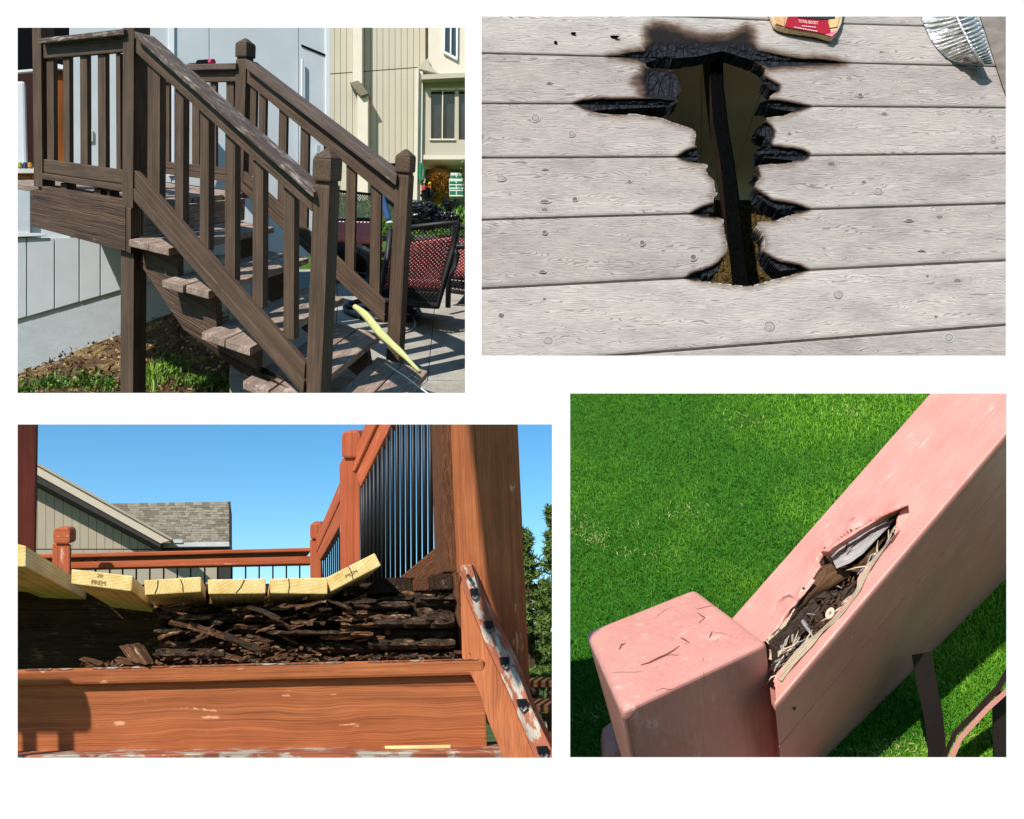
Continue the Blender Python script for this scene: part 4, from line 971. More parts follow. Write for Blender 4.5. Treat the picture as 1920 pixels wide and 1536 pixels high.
for i in range(n + 1):
    t = i / n; a = bez(outer, t); b = bez(inner, t); c = bez(top, t)
    rib = math.sin(t * 150 + 2 * noise.noise(V((t * 9, 1, 1)))) * .022 * (1 + noise.noise(V((t * 22, 3, 0))))
    for f, hgt in rows:
        p = lerp(a, b, f); vs.append(Dk(p.x, p.y, hgt * (1 - .55 * t ** 3) + .02 + rib * (f > .1) + (.07 * noise.noise(V((t * 16, f * 3, 0))) + .04 * noise.noise(V((t * 40, f * 6, 3)))) * (f > 0)))
    rr = math.sin(t * 110) * .06
    for f, hgt in ((.05, .56), (.5, .60), (1.0, .62)):
        p = lerp(b, c, f); vs.append(Dk(p.x, p.y, hgt * (1 - .55 * t ** 3) + (rr if f < 1 else 0)))
m = len(rows) + 3
for i in range(n):
    for j in range(m - 1): fs.append((i * m + j, i * m + j + 1, (i + 1) * m + j + 1, (i + 1) * m + j))
q.add(vs, fs); q.build('ribbed_side', m_foil.m, tray, smooth=True)
q = MB(TP); pts = [bez(inner, i / 40) for i in range(41)]
q.tube([Dk(p.x, p.y, 0.57 * (1 - .55 * (i / 40) ** 3)) for i, p in enumerate(pts)], .03, 8); q.build('rolled_rim', m_foil.m, tray, smooth=True)
# big grey plastic bin side behind the tray
gb = MB(TP); n = 24; vs = []; fs = []
ed = [(1826, 0), (1850, 60), (1862, 110), (1876, 150), (1888, 185), (1900, 215)]
for i in range(n + 1):
    p = bez(ed, i / n)
    for j in range(7):
        u = p.x + j * 22; vs.append(Dk(u, p.y - j * 3, .05 + .42 * math.sin(min(1, j / 6) * 1.5)))
for i in range(n):
    for j in range(6): fs.append((i * 7 + j, i * 7 + j + 1, (i + 1) * 7 + j + 1, (i + 1) * 7 + j))
gb.add(vs, fs)
tag(gb.build('grey_sack', plain('grey_sack', (112, 104, 96), .7, .2, var=.25, sc=.03, bump=.3), smooth=True), 'grey smudged sack beyond the foil tray', 'sack')
# red printed packet
pk = thing('food_packet', 'red food packet with white lettering on the upper boards', 'packet', Dk(1515, 60, .1))
def pkt(pts, h, name, mat, bev=.02, th=.05):
    q = MB(TP); q.prism([Dk(u, v, h) for u, v in pts], -TN * th, bev=bev); return q.build(name, mat, pk)
edge = [(1440, 10), (1448, 32), (1453, 44), (1460, 49), (1475, 54), (1500, 58), (1530, 62), (1548, 67), (1558, 70), (1563, 70), (1568, 64), (1578, 44), (1584, 10)]
pkt(edge, .16, 'film', plain('clear_film', (206, 176, 140), .25, .5, var=.2, sc=.2), .03, .14)
m_red = plain('red_print', (160, 26, 34), .3, .5, var=.1)
pkt([(1478, 10), (1477, 31), (1471, 50), (1500, 56), (1535, 61), (1556, 66), (1560, 66), (1553, 42), (1552, 10)], .185, 'red_label', m_red, .005, .02)
pkt([(1553, 30), (1556, 52), (1570, 50), (1576, 28)], .185, 'picture', plain('pastry_print', (206, 170, 116), .5, .3, var=.4, sc=.3), .005, .02)
pkt([(1448, 14), (1455, 44), (1470, 49), (1475, 14)], .187, 'picture', plain('pastry_print', (196, 150, 104), .5, .3, var=.4, sc=.3), .005, .02)
pkt([(1495, 12), (1497, 33), (1545, 36), (1566, 34), (1566, 12)], .20, 'dark_band', plain('dark_print', (56, 50, 50), .4, .3, var=.5, sc=.3), .005, .012)
pkt([(1546, 64.5), (1560, 68.5), (1571, 58), (1566, 56), (1556, 63)], .20, 'foil_corner', plain('pink_shine', (232, 120, 130), .3, .5), .004, .01)
def lettering(txt, u0, v0, u1, v1, h, name):
    cu = bpy.data.curves.new(name, 'FONT'); cu.body = txt; cu.align_x = 'LEFT'; cu.resolution_u = 2
    o = bpy.data.objects.new(name, cu); COL.objects.link(o)
    dg = bpy.context.evaluated_depsgraph_get(); me = bpy.data.meshes.new_from_object(o.evaluated_get(dg)); bpy.data.objects.remove(o)
    xs = [v.co.x for v in me.vertices]; ys = [v.co.y for v in me.vertices]; x0, x1, y0, y1 = min(xs), max(xs), min(ys), max(ys)
    q = MB(TP); vs = []
    for v in me.vertices:
        a = (v.co.x - x0) / (x1 - x0); b = (v.co.y - y0) / (y1 - y0)
        vs.append(Dk(u0 + (u1 - u0) * a, v0 + (v1 - v0) * a - h * b, .205))
    q.add(vs, [list(p.vertices) for p in me.polygons]); return q.build(name, m_let, pk)
m_let = plain('white_print', (236, 214, 210), .5, .3)
lettering('TOTAL BOOST', 1497, 42, 1534, 46, 5.5, 'lettering')
for u0, v0, u1, v1, n in ((1503, 49.5, 1530, 52.5, 7), (1489, 52, 1533, 60, 14)):
    q = MB(TP)
    for k in range(n):
        a = (k + .2) / n; b = a + .55 / n; y = lambda t: v0 + (v1 - v0) * t
        q.quad([Dk(u0 + (u1 - u0) * a, y(a) - 1.6, .2), Dk(u0 + (u1 - u0) * b, y(b) - 1.6, .2), Dk(u0 + (u1 - u0) * b, y(b), .2), Dk(u0 + (u1 - u0) * a, y(a), .2)], TN * .006)
    q.build('small_print', m_let, pk)
# unseen boards and the skirt added to keep sun off the space below
for k in range(3):
    a = k * 90
    MB(TP).quad([Dk(886, -54 - a, 0), Dk(2040, -10 - a, 0), Dk(2040, -99 - a, 0), Dk(886, -143 - a, 0)], -TN * .3, bev=.01).build('deck_board', m_deck, burnt)
MB(TP).quad([Dk(887, -330, -.1), Dk(887, 712, -.1), Du(892, 705, -3.6), Du(900, -330, -3.6)], V((.2, 0, 0))).build('shade_skirt', m_jw, burnt)
MB(TP).quad([Dk(887, -330, -.1), Dk(2040, -330, -.1), Du(2040, -330, -3.6), Du(900, -330, -3.6)], V((0, 0, -.2))).build('shade_skirt', m_jw, burnt)
q = MB(TP); q.quad(lo([(890, -380), (1900, -380), (1900, -41), (890, -41)], -3.3), TN * -.3); q.build('wall_panel', m_low, bw)
# ================================================================== LOWER LEFT: red stained deck with rotten framing
BD = V((-490, 1400, -523)).normalized(); BX = V((1, 0, .02)).normalized(); BU = V((-.041, .091, .995)).normalized()
BY = 5.3; BPX = BY / F
m_red = wood('red_stain', (156, 86, 50), (198, 120, 74), streak=.10, along=.004, fine=.3, wave=26.0, bump=.35, bd=.02, crack=.35, worn=((206, 136, 96), (226, 176, 134)), worn_at=.635, worn_soft=.02, big=.2)
m_redp = wood('red_peeling', (146, 82, 58), (182, 108, 78), streak=.1, bump=.3, worn=((150, 140, 126), (188, 178, 160)), worn_at=.535, worn_soft=.03, big=.2)
m_redrail = wood('red_rail', (170, 84, 52), (200, 108, 72), streak=.14, along=.006, bump=.25, worn=((214, 156, 132), (230, 186, 166)), worn_at=.64, worn_soft=.04, big=.15)
m_newb = wood('new_pine', (226, 194, 124), (242, 220, 160), streak=.12, along=.008, bump=.1, crack=.15, big=.1, fine=.08)
def pinemat():
    q = NT('new_pine', .7, .2); g = q.attr()
    w = q.n('TexWave', wave_type='RINGS', rings_direction='X'); q.put(w.inputs['Vector'], q.map(g, (.0015, .055, .055))); w.inputs['Scale'].default_value = 1.0; w.inputs['Distortion'].default_value = 2.0; w.inputs['Detail'].default_value = 2; w.inputs['Detail Scale'].default_value = .6
    b = q.noise(q.map(g, (.01, .03, .03)), 1, 4); f = q.noise(q.map(g, (.02, .3, .3)), 1, 4)
    c = q.ramp(b, [(.3, (222, 188, 112)), (.7, (246, 226, 168))])
    c = q.mix(.28, c, q.ramp(w.outputs['Fac'], [(.1, (206, 160, 92)), (.6, (255, 250, 236))]), 'MULTIPLY')
    c = q.mix(.2, c, q.ramp(f, [(.3, (150, 120, 80)), (.6, (255, 255, 255))]), 'MULTIPLY')
    q.col(c); q.bump(f, .15, .01); return q.m
m_newb = pinemat()
m_rot = wood('rotten_timber', (46, 33, 25), (112, 85, 63), streak=.3, along=.014, bump=1.0, bd=.06, crack=.8, worn=((118, 92, 70), (160, 130, 100)), worn_at=.6, worn_soft=.05, big=.5)
m_rot2 = wood('rotten_red', (84, 52, 34), (152, 106, 74), streak=.25, along=.02, bump=1.0, bd=.05, crack=.6, worn=((170, 140, 100), (214, 190, 150)), worn_at=.58, worn_soft=.05)
m_rsaw = wood('rough_sawn', (96, 56, 34), (146, 98, 66), streak=.3, along=.1, bump=.8, bd=.04, crack=.3)
m_blk = plain('black_metal', (20, 21, 24), .5, .35, var=.2, sc=.1)
redd = thing('red_deck', 'red stained deck stair with peeling paint and rotten framing', 'deck', K(470, 1420, 5.3))
def bq(name, pts, y, E, mat, par=redd, bev=.012, **k):
    E = V(E); E = BX * E.x + BD * (E.y / .89) + BU * E.z
    return MB(BPX).quad([K(u, v, y) for u, v in pts], E, bev=bev, **k).build(name, mat, par)
# lowest tread, fascia, nosing
bq('tread', [(-60, 1418), (985, 1407), (1005, 1424), (-60, 1440)], 4.8, V((0, .5, .02)), m_redp, cuts=8, jit=.004)
bq('fascia_board', [(-60, 1277), (908, 1262), (914, 1404), (-60, 1424)], 5.06, V((0, .14, 0)), m_red, cuts=8)
bq('nosing', [(-60, 1257.5), (908, 1234.5), (908.5, 1266), (-60, 1289)], 5.0, V((0, .5, .0)), m_red, bev=.022, cuts=8)
q = MB(BPX)
for k in range(60):
    u = rnd(40, 900); p = K(u, 1257.5 - (u + 60) * .0237 + .6, 4.997); q.quad([p, p + V((rnd(.03, .12), 0, .001)), p + V((.05, 0, -.008)), p + V((-.01, 0, -.006))], V((0, .01, 0)))
o = q.build('paint_flake', m_redp, redd); o['kind'] = 'stuff'
# rotten beam: strips of timber one above the other, broken and pushed about
def rotstrip(u0, u1, v, h, y, mat, name='rotten_strip', tilt=0.0, dep=.3, jit=.012):
    n = max(4, int((u1 - u0) / 9)); q = MB(BPX); vs = []; fs = []
    sd = rnd(0, 99)
    for i in range(n + 1):
        u = u0 + (u1 - u0) * i / n; env = 1 if 0 < i < n else rnd(.35, .9)
        brk = max(0, noise.noise(V((u * .035, sd, 2)))) * .9          # bitten edge
        for (dv, dy) in ((0, .03), (h * .22, -.01), (h * .6, -.035), (h, .02), (h, dep), (0, dep)):
            w = noise.noise(V((u * .05, dv * .3, sd))) * 3.0 + noise.noise(V((u * .2, dv, sd + 5))) * 2.4
            vv = dv + (h * brk * .8 if dv < h * .3 and dy < .1 else 0)
            p = K(u + noise.noise(V((u, dv, sd))) * 2 * (dy < .1), v + tilt * (u - u0) + (vv - h / 2) * env + h / 2 + w * (h / 24), y + dy + noise.noise(V((u * .07, dv * .4, sd + 9))) * .07); vs.append(p)
    for i in range(n):
        for j in range(6): fs.append((i * 6 + j, i * 6 + (j + 1) % 6, (i + 1) * 6 + (j + 1) % 6, (i + 1) * 6 + j))
    fs += [(5, 4, 3, 2, 1, 0), tuple(n * 6 + j for j in range(6))]
    gs = [V((p.x, p.z * 1.0, p.y * .4)) / BPX + V((sd * 20, 0, 0)) for p in vs]
    q.add(vs, fs, gs); return q.build(name, mat, redd)
yb = 5.42
def ry(y): return 5.05 + (y - 5.4) * .62
bq('beam_core', [(0, 1098), (862, 1092), (862, 1256), (0, 1262)], 6.5, V((0, .3, 0)), m_rot, bev=0)
rows = [(1104, 16), (1117, 14), (1129, 16), (1142, 13), (1153, 15), (1165, 13), (1176, 15), (1188, 14), (1200, 15), (1212, 16), (1225, 14), (1237, 14)]
for v, h in rows:
    u = 20
    while u < 850:
        L = rnd(22, 150) ; e = min(852, u + L) if u > 284 else min(u + L, 292)
        rotstrip(u, e, v + rnd(-4, 4), h * rnd(.5, 1.5), yb + rnd(-.16, .24) + (.3 if u < 630 and v < 1150 else 0) + (1.35 if u < 285 else 0) + (.12 if 630 > u > 290 and 1150 < v < 1215 else 0), random.choice([m_rot, m_rot, m_rot2]), tilt=random.gauss(0, .045)); u = e - rnd(-8, 26)
# the named pieces: dark solid slabs low at the right, long splinters, crumbs
for u0, u1, v, h, dy, m in ((665, 852, 1176, 26, -.16, m_rot), (560, 780, 1205, 20, -.2, m_rot), (770, 853, 1112, 30, -.08, m_rot), (765, 852, 1140, 36, -.12, m_rot), (292, 420, 1216, 22, -.3, m_rot), (600, 668, 1186, 14, -.26, m_rot2), (632, 700, 1184, 12, -.3, m_rot2), (650, 770, 1150, 14, -.2, m_rot2), (640, 760, 1165, 12, -.22, m_rot2), (500, 660, 1182, 10, -.3, m_rot), (690, 853, 1198, 20, -.3, m_rot), (655, 853, 1222, 18, -.26, m_rot), (700, 853, 1158, 20, -.28, m_rot), (640, 770, 1128, 16, -.2, m_rot)):
    rotstrip(u0, u1, v, h, yb + dy, m, dep=.2)
def splinter(u0, v0, u1, v1, w, y0, y1, mat, name='splinter'):
    a, b = K(u0, v0, ry(y0)), K(u1, v1, ry(y1)); d = (b - a); s_ = d.cross(V((0, 1, 0))).normalized() * w * BPX
    return MB(BPX).hexa([a - s_, b - s_ * .6, b + s_ * .6, a + s_, a - s_ + V((0, .05, 0)), b - s_ * .5 + V((0, .05, 0)), b + s_ * .5 + V((0, .05, 0)), a + s_ + V((0, .05, 0))], jit=.006, cuts=3).build(name, mat, redd)
for a in ((352, 1174, 482, 1218, 5, 5.75, 5.6, m_rot2), (420, 1194, 490, 1222, 4, 5.65, 5.5, m_rot), (215, 1238, 268, 1247, 2.5, 5.4, 5.4, m_rot2), (150, 1236, 188, 1247, 1.6, 5.4, 5.4, m_rot2), (490, 1243, 540, 1228, 3, 5.45, 5.5, m_rot2), (790, 1222, 850, 1205, 3, 5.7, 5.7, m_rot2), (390, 1225, 455, 1240, 4, 5.5, 5.45, m_rot2), (330, 1160, 395, 1158, 3, 5.8, 5.8, m_rot2), (560, 1246, 640, 1236, 3, 5.5, 5.5, m_rot2)): splinter(*a)
for i in range(95):
    u = rnd(292, 690); v = rnd(1125, 1240); L = rnd(12, 60); t_ = random.gauss(0, .28)
    splinter(u, v, u + L, v + L * t_, rnd(.8, 3.2), rnd(5.55, 5.95), rnd(5.5, 5.9), random.choice([m_rot, m_rot2, m_rot2]))
blk = thing('wood_chunk', 'ridged broken chunk of grey wood on the red nosing', 'wood chunk', K(248, 1248, 5.4))
for k in range(6):
    a, b = K(226 + k * 5.4, 1212 - k * .6 + 3 * (k % 2), 5.14 - k * .01), K(246 + k * 5.2, 1240 + 1.2 * k, 5.02 - k * .01)
    s_ = V((2.8 * BPX, 0, 0)); MB(BPX).hexa([a - s_, b - s_, b + s_, a + s_, a - s_ + V((0, .1, -.02)), b - s_ + V((0, .1, -.02)), b + s_ + V((0, .1, -.02)), a + s_ + V((0, .1, -.02))], jit=.004).build('ridge', m_rot2, blk)
q = MB(BPX)
for i in range(520):
    u = rnd(150, 900) if i % 3 else rnd(290, 620); y = rnd(5.02, 5.3); v = 1257 - (u + 60) * .0237 - rnd(0, 10) * (1 if i % 3 else 3.0); c = K(u, v, y)
    L = rnd(.01, .06); d = V((rnd(-1, 1), rnd(-.5, .5), rnd(-.3, .3))).normalized() * L; t_ = V((0, rnd(.3, 1), rnd(-1, 1))).normalized() * rnd(.006, .018)
    q.box(c - d / 2, d, t_, V((rnd(-.3, .3), 1, rnd(-.3, .3))) * .012)
o = q.build('wood_crumb', [m_rot2], None); tag(o, kind='stuff')
# right end: upright board, blocks on top of the beam
bq('rim_board', [(852, 1072), (861, 1072), (874, 1236), (864, 1240)], 5.28, V((0, .3, 0)), m_rsaw)
bq('beam_block', [(705, 1086), (772, 1084), (772, 1110), (690, 1112)], 5.42, V((0, .4, 0)), m_rot, jit=.008)
bq('beam_block', [(777, 1084), (804, 1083), (805, 1107), (778, 1108)], 5.36, V((0, .4, 0)), m_rsaw, bev=.01)
bq('beam_block', [(807, 1077), (848, 1075), (850, 1105), (808, 1107)], 5.32, V((0, .4, 0)), m_rot, bev=.015)
q = MB(BPX); q.tube([K(727, 1186, 5.26), K(727, 1186, 5.18)], .02, 10); q.build('nail_head', m_rsaw, redd)
bq('brace', [(748, 1085), (835, 1012), (838, 1078), (836, 1085)], 5.9, V((0, .15, 0)), m_rsaw, bev=.01)
# right post and rail post
bq('corner_post', [(826.5, 772), (851, 772), (862, 1075), (834, 1072)], 5.5, V((0, .3, 0)), m_rsaw, bev=.012, cuts=4)
bq('corner_post', [(851.5, 772), (971, 772), (1000, 1400), (873, 1290)], 5.4, V((.0, .55, 0)), m_red, bev=.02, cuts=5)
# new boards, loose on top
def pine(label, pts, y, L, mark=None):
    t = thing('lumber_board', label, 'board', K(pts[3][0], pts[3][1], y), 'new pine boards laid loose on the frame')
    c = [K(u, v, y) for u, v in pts]; E = BD * L
    MB(BPX).quad(c, E, bev=.007).build('board', m_newb, t)
    if mark:
        for txt, u0, v0, u1, v1, h in mark:
            me = text_mesh(txt, K(u0, v0, y - .004), K(u1, v1, y - .004), h * y / F)
            me.build('grade_stamp', m_ink, t)
    return t
def text_mesh(txt, a, b, h):
    cu = bpy.data.curves.new('t', 'FONT'); cu.body = txt; o = bpy.data.objects.new('t', cu); COL.objects.link(o)
    me = bpy.data.meshes.new_from_object(o.evaluated_get(bpy.context.evaluated_depsgraph_get())); bpy.data.objects.remove(o)
    xs = [v.co.x for v in me.vertices]; ys = [v.co.y for v in me.vertices]; x0, x1, y0, y1 = min(xs), max(xs), min(ys), max(ys)
    d = b - a; up = V((-d.z, 0, d.x)).normalized() * h
    q = MB(BPX); q.add([a + d * ((v.co.x - x0) / (x1 - x0)) + up * ((v.co.y - y0) / (y1 - y0)) for v in me.vertices], [list(p.vertices) for p in me.polygons]); return q
m_ink = plain('stamp_ink', (120, 96, 56), .8, .1)
pine('nearest new pine board at the far left, seen along its edge', [(-70, 992), (49, 1024), (48, 1063), (-70, 1058)], 4.75, 2.0)
pine('new pine board stamped 20 PREM, second from the left', [(134, 1067), (249, 1080), (246.7, 1109), (133.4, 1094.5)], 5.05, 2.2, [('20', 181, 1082, 192, 1083.4, 6.5), ('PREM', 171, 1095, 197, 1098, 8)])
pine('new pine board with two vertical cracks right of the stamped board', [(270, 1088), (377, 1081.5), (377, 1110), (272, 1116)], 5.1, 2.2)
pine('new pine board with one slanting crack in the middle of the row', [(389.5, 1086.6), (498, 1084.6), (498, 1113), (390.7, 1114)], 5.12, 2.2)
pine('new pine board lying flat against the tilted one', [(506.5, 1085), (614, 1083), (614, 1114), (507, 1112.5)], 5.15, 2.2)
pine('tilted new pine board stamped PREM at the right end of the row', [(612, 1083), (702.6, 1037), (714.6, 1060.6), (621.6, 1109)], 5.12, 2.0, [('PREM', 649, 1084, 671, 1073, 6)])
for k_ in range(3):  # unseen boards, added to keep sun off the rotten beam
    a_ = -78 - k_ * 210
    pine(('first', 'second', 'third')[k_] + ' new pine board added unseen beyond the left edge, continuing the row', [(a_ - 200, 958 - k_ * 20), (a_, 980 - k_ * 16), (a_, 1046 - k_ * 10), (a_ - 200, 1030 - k_ * 14)], 4.75, 2.4)
for u0, v0, u1, v1, y in ((296, 1088, 290, 1113, 5.1), (338, 1086, 343, 1110, 5.1), (458, 1087, 442, 1112, 5.12), (541, 1085, 540, 1112, 5.15), (653, 1062, 662, 1087, 5.12)):
    q = MB(BPX); q.tube([K(u0, v0, y - .003), K((u0 + u1) / 2 + 2, (v0 + v1) / 2, y - .003), K(u1, v1, y - .003)], .0026, 4); o = q.build('end_check', m_rot, redd)
t = bq('wood_lath', [(722, 1399), (845, 1397), (845, 1404), (723, 1406)], 4.98, V((0, .02, 0)), m_newb, None, .003)
tag(t, 'thin pale strip of new wood lying at the foot of the red fascia', 'wood strip')
# far rail across
fy_ = 8.6; FPX = fy_ / F
railing = thing('deck_railing', 'red stained railing with black rods round the far side of the deck', 'railing', K(600, 1085, fy_))
def fr(name, pts, y, E, mat=m_redrail, bev=.012, **k): return MB(FPX).quad([K(u, v, y) for u, v in pts], BX * E[0] + BD * (E[1] / .89) + BU * E[2], bev=bev, **k).build(name, mat, railing)
fr('top_rail', [(40, 1040), (583, 1027), (583, 1034), (40, 1048)], fy_, (0, .7, .05), cuts=4)
fr('rail_board', [(40, 1055), (583, 1042.5), (583, 1057), (40, 1068)], fy_ + .05, (0, .15, 0))
for u in (153.5, 178.8, 206, 230, 255.6, 281, 307, 332.5, 357.7, 384, 408, 434, 460.6, 486, 511.7, 537, 562):
    q = MB(FPX); q.tube([K(u, 1050, fy_ + .3), K(u, 1125, fy_ + .3)], .0095, 8); q.build('baluster', m_blk, railing)
def capped(pts_shaft, pts_cap, y, d):
    o = fr('rail_post', pts_shaft, y, (0, d, 0), m_redrail, .015, cuts=3)
    (x0, y0), (x1, y1) = pts_cap; ch = (x1 - x0) * .16
    q = MB(FPX); q.prism([K(x0 + ch, y0, y - .03), K(x1 - ch, y0, y - .03), K(x1, y0 + ch * 1.4, y - .03), K(x1, y1 - ch, y - .03), K(x1 - ch * .5, y1, y - .03), K(x0 + ch * .5, y1, y - .03), K(x0, y1 - ch, y - .03), K(x0, y0 + ch * 1.4, y - .03)], V((0, d + .06, 0)), bev=.02)
    q.build('post_cap', m_redrail, o)
capped([(97.5, 1019), (131, 1019), (131, 1095), (97.5, 1095)], ((98.5, 990), (131, 1020)), 8.2, .07)
capped([(582, 1010), (603, 1010), (606, 1095), (583, 1095)], ((580.5, 981), (604, 1011)), 8.5, .1)
capped([(641.5, 858), (675, 858), (676, 1070), (643, 1095)], ((640, 808), (676, 859)), 7.0, .22)
# side rail running towards the viewer on the right
def dep(u, y0=8.5, u0=592.0, y1=7.0, u1=658.0, y2=5.95, u2=840.0):
    # depth along the side rail from its place across the picture (posts at u0, u1, u2)
    if u <= u1: t = (u - u0) / (u1 - u0); return 1 / lerp_(1 / y0, 1 / y1, t)
    t = (u - u1) / (u2 - u1); return 1 / lerp_(1 / y1, 1 / y2, t)
def lerp_(a, b, t): return a + (b - a) * t
def sr(name, pts, E, mat=m_redrail, off=0.0, bev=.012, **k):
    return MB(FPX).quad([K(u, v, dep(u) + off) for u, v in pts], V(E), bev=bev, **k).build(name, mat, railing)
sr('top_rail', [(586, 1022), (640, 896), (641, 930), (593, 1036)], (.10, .02, 0))
sr('rail_board', [(593, 1030), (641, 925), (641, 979), (599, 1052)], (.06, .02, 0), off=.05)
sr('top_rail', [(652, 882), (693, 772), (716, 772), (664, 884)], (.12, .03, 0))
sr('rail_board', [(664, 878), (714, 772), (745, 772), (675, 914)], (.06, .03, 0), off=.05)
for k in range(11):
    u = 603 + k * 3.7; t = (u - 598) / 44; q = MB(FPX); y = dep(u) + .1; q.tube([K(u, 1045 - t * 75, y), K(u, 1095, y)], .0085, 7); q.build('baluster', m_blk, railing)
for k in range(18):
    t = k / 17; u = 678 + (829 - 678) * (t ** 1.3); y = dep(u) + .1; top = 905 - (u - 679) * 2.0
    q = MB(FPX); q.tube([K(u + .5, max(774, top), y), K(u + 2, 1105, y)], (4.0 + 1.1 * t) * y / F, 8); q.build('baluster', m_blk, railing, smooth=True)
# stair rail post on the left, its shade painted in as a darker red
fr2 = bq('rail_post', [(-20, 772), (69, 772), (65, 1046), (-20, 1046)], 5.6, V((0, .05, 0)), wood('shaded_red_stain', (70, 26, 18), (96, 40, 28), streak=.14, bump=.3), bev=.012, cuts=3)
# stringer on the right with its row of clips
def strg(t, a, b): return (a[0] + (b[0] - a[0]) * t, a[1] + (b[1] - a[1]) * t)
def sy(v): return 5.3 - (v - 1059) * .0018
Lp = [(862, 1059), (867, 1100), (910, 1206), (955, 1302), (1004, 1424), (1025, 1475)]
Rp = [(884, 1059), (899, 1113), (928, 1169), (966, 1249), (998, 1331), (1044, 1424), (1066, 1475)]
q = MB(BPX); top = [K(u, v, sy(v)) for u, v in Lp] + [K(u, v, sy(v) + .0) for u, v in reversed(Rp)]
q.prism(top, V((.02, .25, -.05)), bev=.008); q.build('stringer_edge', m_redp, redd)
q = MB(BPX); sidep = [(862, 1062), (869, 1106), (912, 1212), (957, 1308), (1006, 1430), (960, 1460), (915, 1352), (900, 1300), (866, 1232)]
q.prism([K(u, v, sy(v) + .06) for u, v in sidep], V((.05, .3, 0)), bev=.006); q.build('stringer', m_red, redd)
for k, (u, v) in enumerate(((891, 1112), (918, 1173), (948, 1241), (981.5, 1320), (1020, 1409))):
    y = sy(v) - .03; s_ = 7.5 + k * .6
    c = bq('clip', [(u - s_, v - 9), (u + s_ - 2, v - 10), (u + s_, v + 6), (u - s_ + 1, v + 7)], y, V((0, .05, 0)), m_blk, bev=.006)
    q = MB(BPX); q.tube([K(u - s_ * .6, v + 7, y), K(u, v + 12 + k * .6, y - .01), K(u + s_ * .7, v + 6, y)], .012, 7); q.build('clip_lip', plain('worn_clip', (82, 82, 84), .4, .5) if not bpy.data.materials.get('worn_clip') else bpy.data.materials['worn_clip'], c)
q = MB(BPX); q.tube([K(878, 1080, 5.24), K(878, 1080, 5.18)], .013, 10); q.tube([K(878, 1083, 5.18), K(883, 1088, 5.16)], .008, 6); q.build('bolt', m_blk, redd)
# handrail of the stair at the left, beyond the frame: it throws the shadow on the fascia
def cast(u, v, d, y=5.06): return K(u, v, y) + SUN * d
lr = thing('stair_railing', 'red stair railing standing at the left of the red steps', 'railing', K(-420, 1300, 4.2))
q = MB(BPX); q.prism([cast(u, v, 2.6) for u, v in ((-200, 1286), (148, 1286), (162, 1300), (163, 1330), (156, 1339), (-200, 1341))], V((-.03, -.1, 0)), bev=.01); q.build('handrail', m_red, lr)
for a, b in ((-60, 22), (40, 68), (107, 138)):
    q = MB(BPX); q.prism([cast(u, v, 2.6) for u, v in ((a, 1335), (b, 1335), (b + 6, 1560), (a + 6, 1560))], V((-.03, -.05, 0))); q.build('baluster', m_red, lr)
# eave added overhead, out of sight, to shade the corner post
ev = thing('shade_caster', 'unseen added eave overhead above the right corner post of the red deck', 'shade_board', cast(930, 1000, 5.6, 5.4))
q = MB(BPX); q.prism([cast(u, v, 5.6, 5.4) for u, v in ((876, 740), (878, 800), (915, 1110), (962, 1262), (1060, 1420), (1100, 740))], SUN * .25); q.build('caster_board', m_rsaw, ev)
# ---- grey house behind
gy = 11.5; GPX = gy / F
gh = thing('grey_gable_house', 'grey house with tan gable and brown shingled roof behind the red deck', 'house', K(260, 1120, gy))
m_gw = plain('gable_siding', (164, 152, 134), .7, .15, var=.04, sc=.02); m_fas = plain('gable_fascia', (190, 178, 160), .6, .2, var=.04)
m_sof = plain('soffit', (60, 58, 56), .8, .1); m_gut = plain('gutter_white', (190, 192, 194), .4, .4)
def gp(name, pts, y, E, mat, par=gh, bev=0.0): return MB(GPX).quad([K(u, v, y) for u, v in pts], BX * E[0] + BD * (E[1] / .89) + BU * E[2], bev=bev).build(name, mat, par)
def rake(u): return 909 + (u - 70) * .557
us_ = [-30, 10, 40, 70, 86, 102, 118.5, 135, 150, 165.5, 181, 196.5, 212, 228, 243, 258, 273, 288]
for a, b in zip(us_[:-1], us_[1:]):
    gp('siding_panel', [(a + .35, rake(a) - 20), (b - .35, rake(b) - 20), (b - .35, 1029), (a + .35, 1029)], gy, (0, .08, 0), m_gw)
us2 = [-30, 40, 100, 134, 156, 181, 206, 231, 256, 282, 307, 332, 357, 383, 408]
for a, b in zip(us2[:-1], us2[1:]):
    gp('siding_panel', [(a + .35, 1031), (b - .35, 1031), (b - .35, 1150), (a + .35, 1150)], gy, (0, .08, 0), m_gw)
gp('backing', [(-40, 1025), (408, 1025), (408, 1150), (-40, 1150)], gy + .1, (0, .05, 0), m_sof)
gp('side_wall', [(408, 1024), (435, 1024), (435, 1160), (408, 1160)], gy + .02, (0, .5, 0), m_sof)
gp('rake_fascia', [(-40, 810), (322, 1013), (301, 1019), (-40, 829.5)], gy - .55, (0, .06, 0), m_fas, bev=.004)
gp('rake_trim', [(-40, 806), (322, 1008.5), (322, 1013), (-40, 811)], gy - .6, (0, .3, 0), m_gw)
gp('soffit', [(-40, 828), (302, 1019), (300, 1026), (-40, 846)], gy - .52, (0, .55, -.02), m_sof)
m_sh = NT('shingle', .9, .1); g = m_sh.attr(); m_sh.col(m_sh.ramp(m_sh.noise(g, .08, 4), [(.3, (114, 107, 94)), (.7, (144, 136, 121))])); m_sh.bump(m_sh.noise(g, .8, 3), .4, .02)
m_shd = plain('shingle_dark', (106, 99, 87), .9, .1, var=.15, sc=.2)
roof = gp('roof_deck', [(195, 945), (429.5, 941), (429.5, 1017), (195, 1019)], gy + .6, (0, .1, -.02), m_shd)
nrow = 17
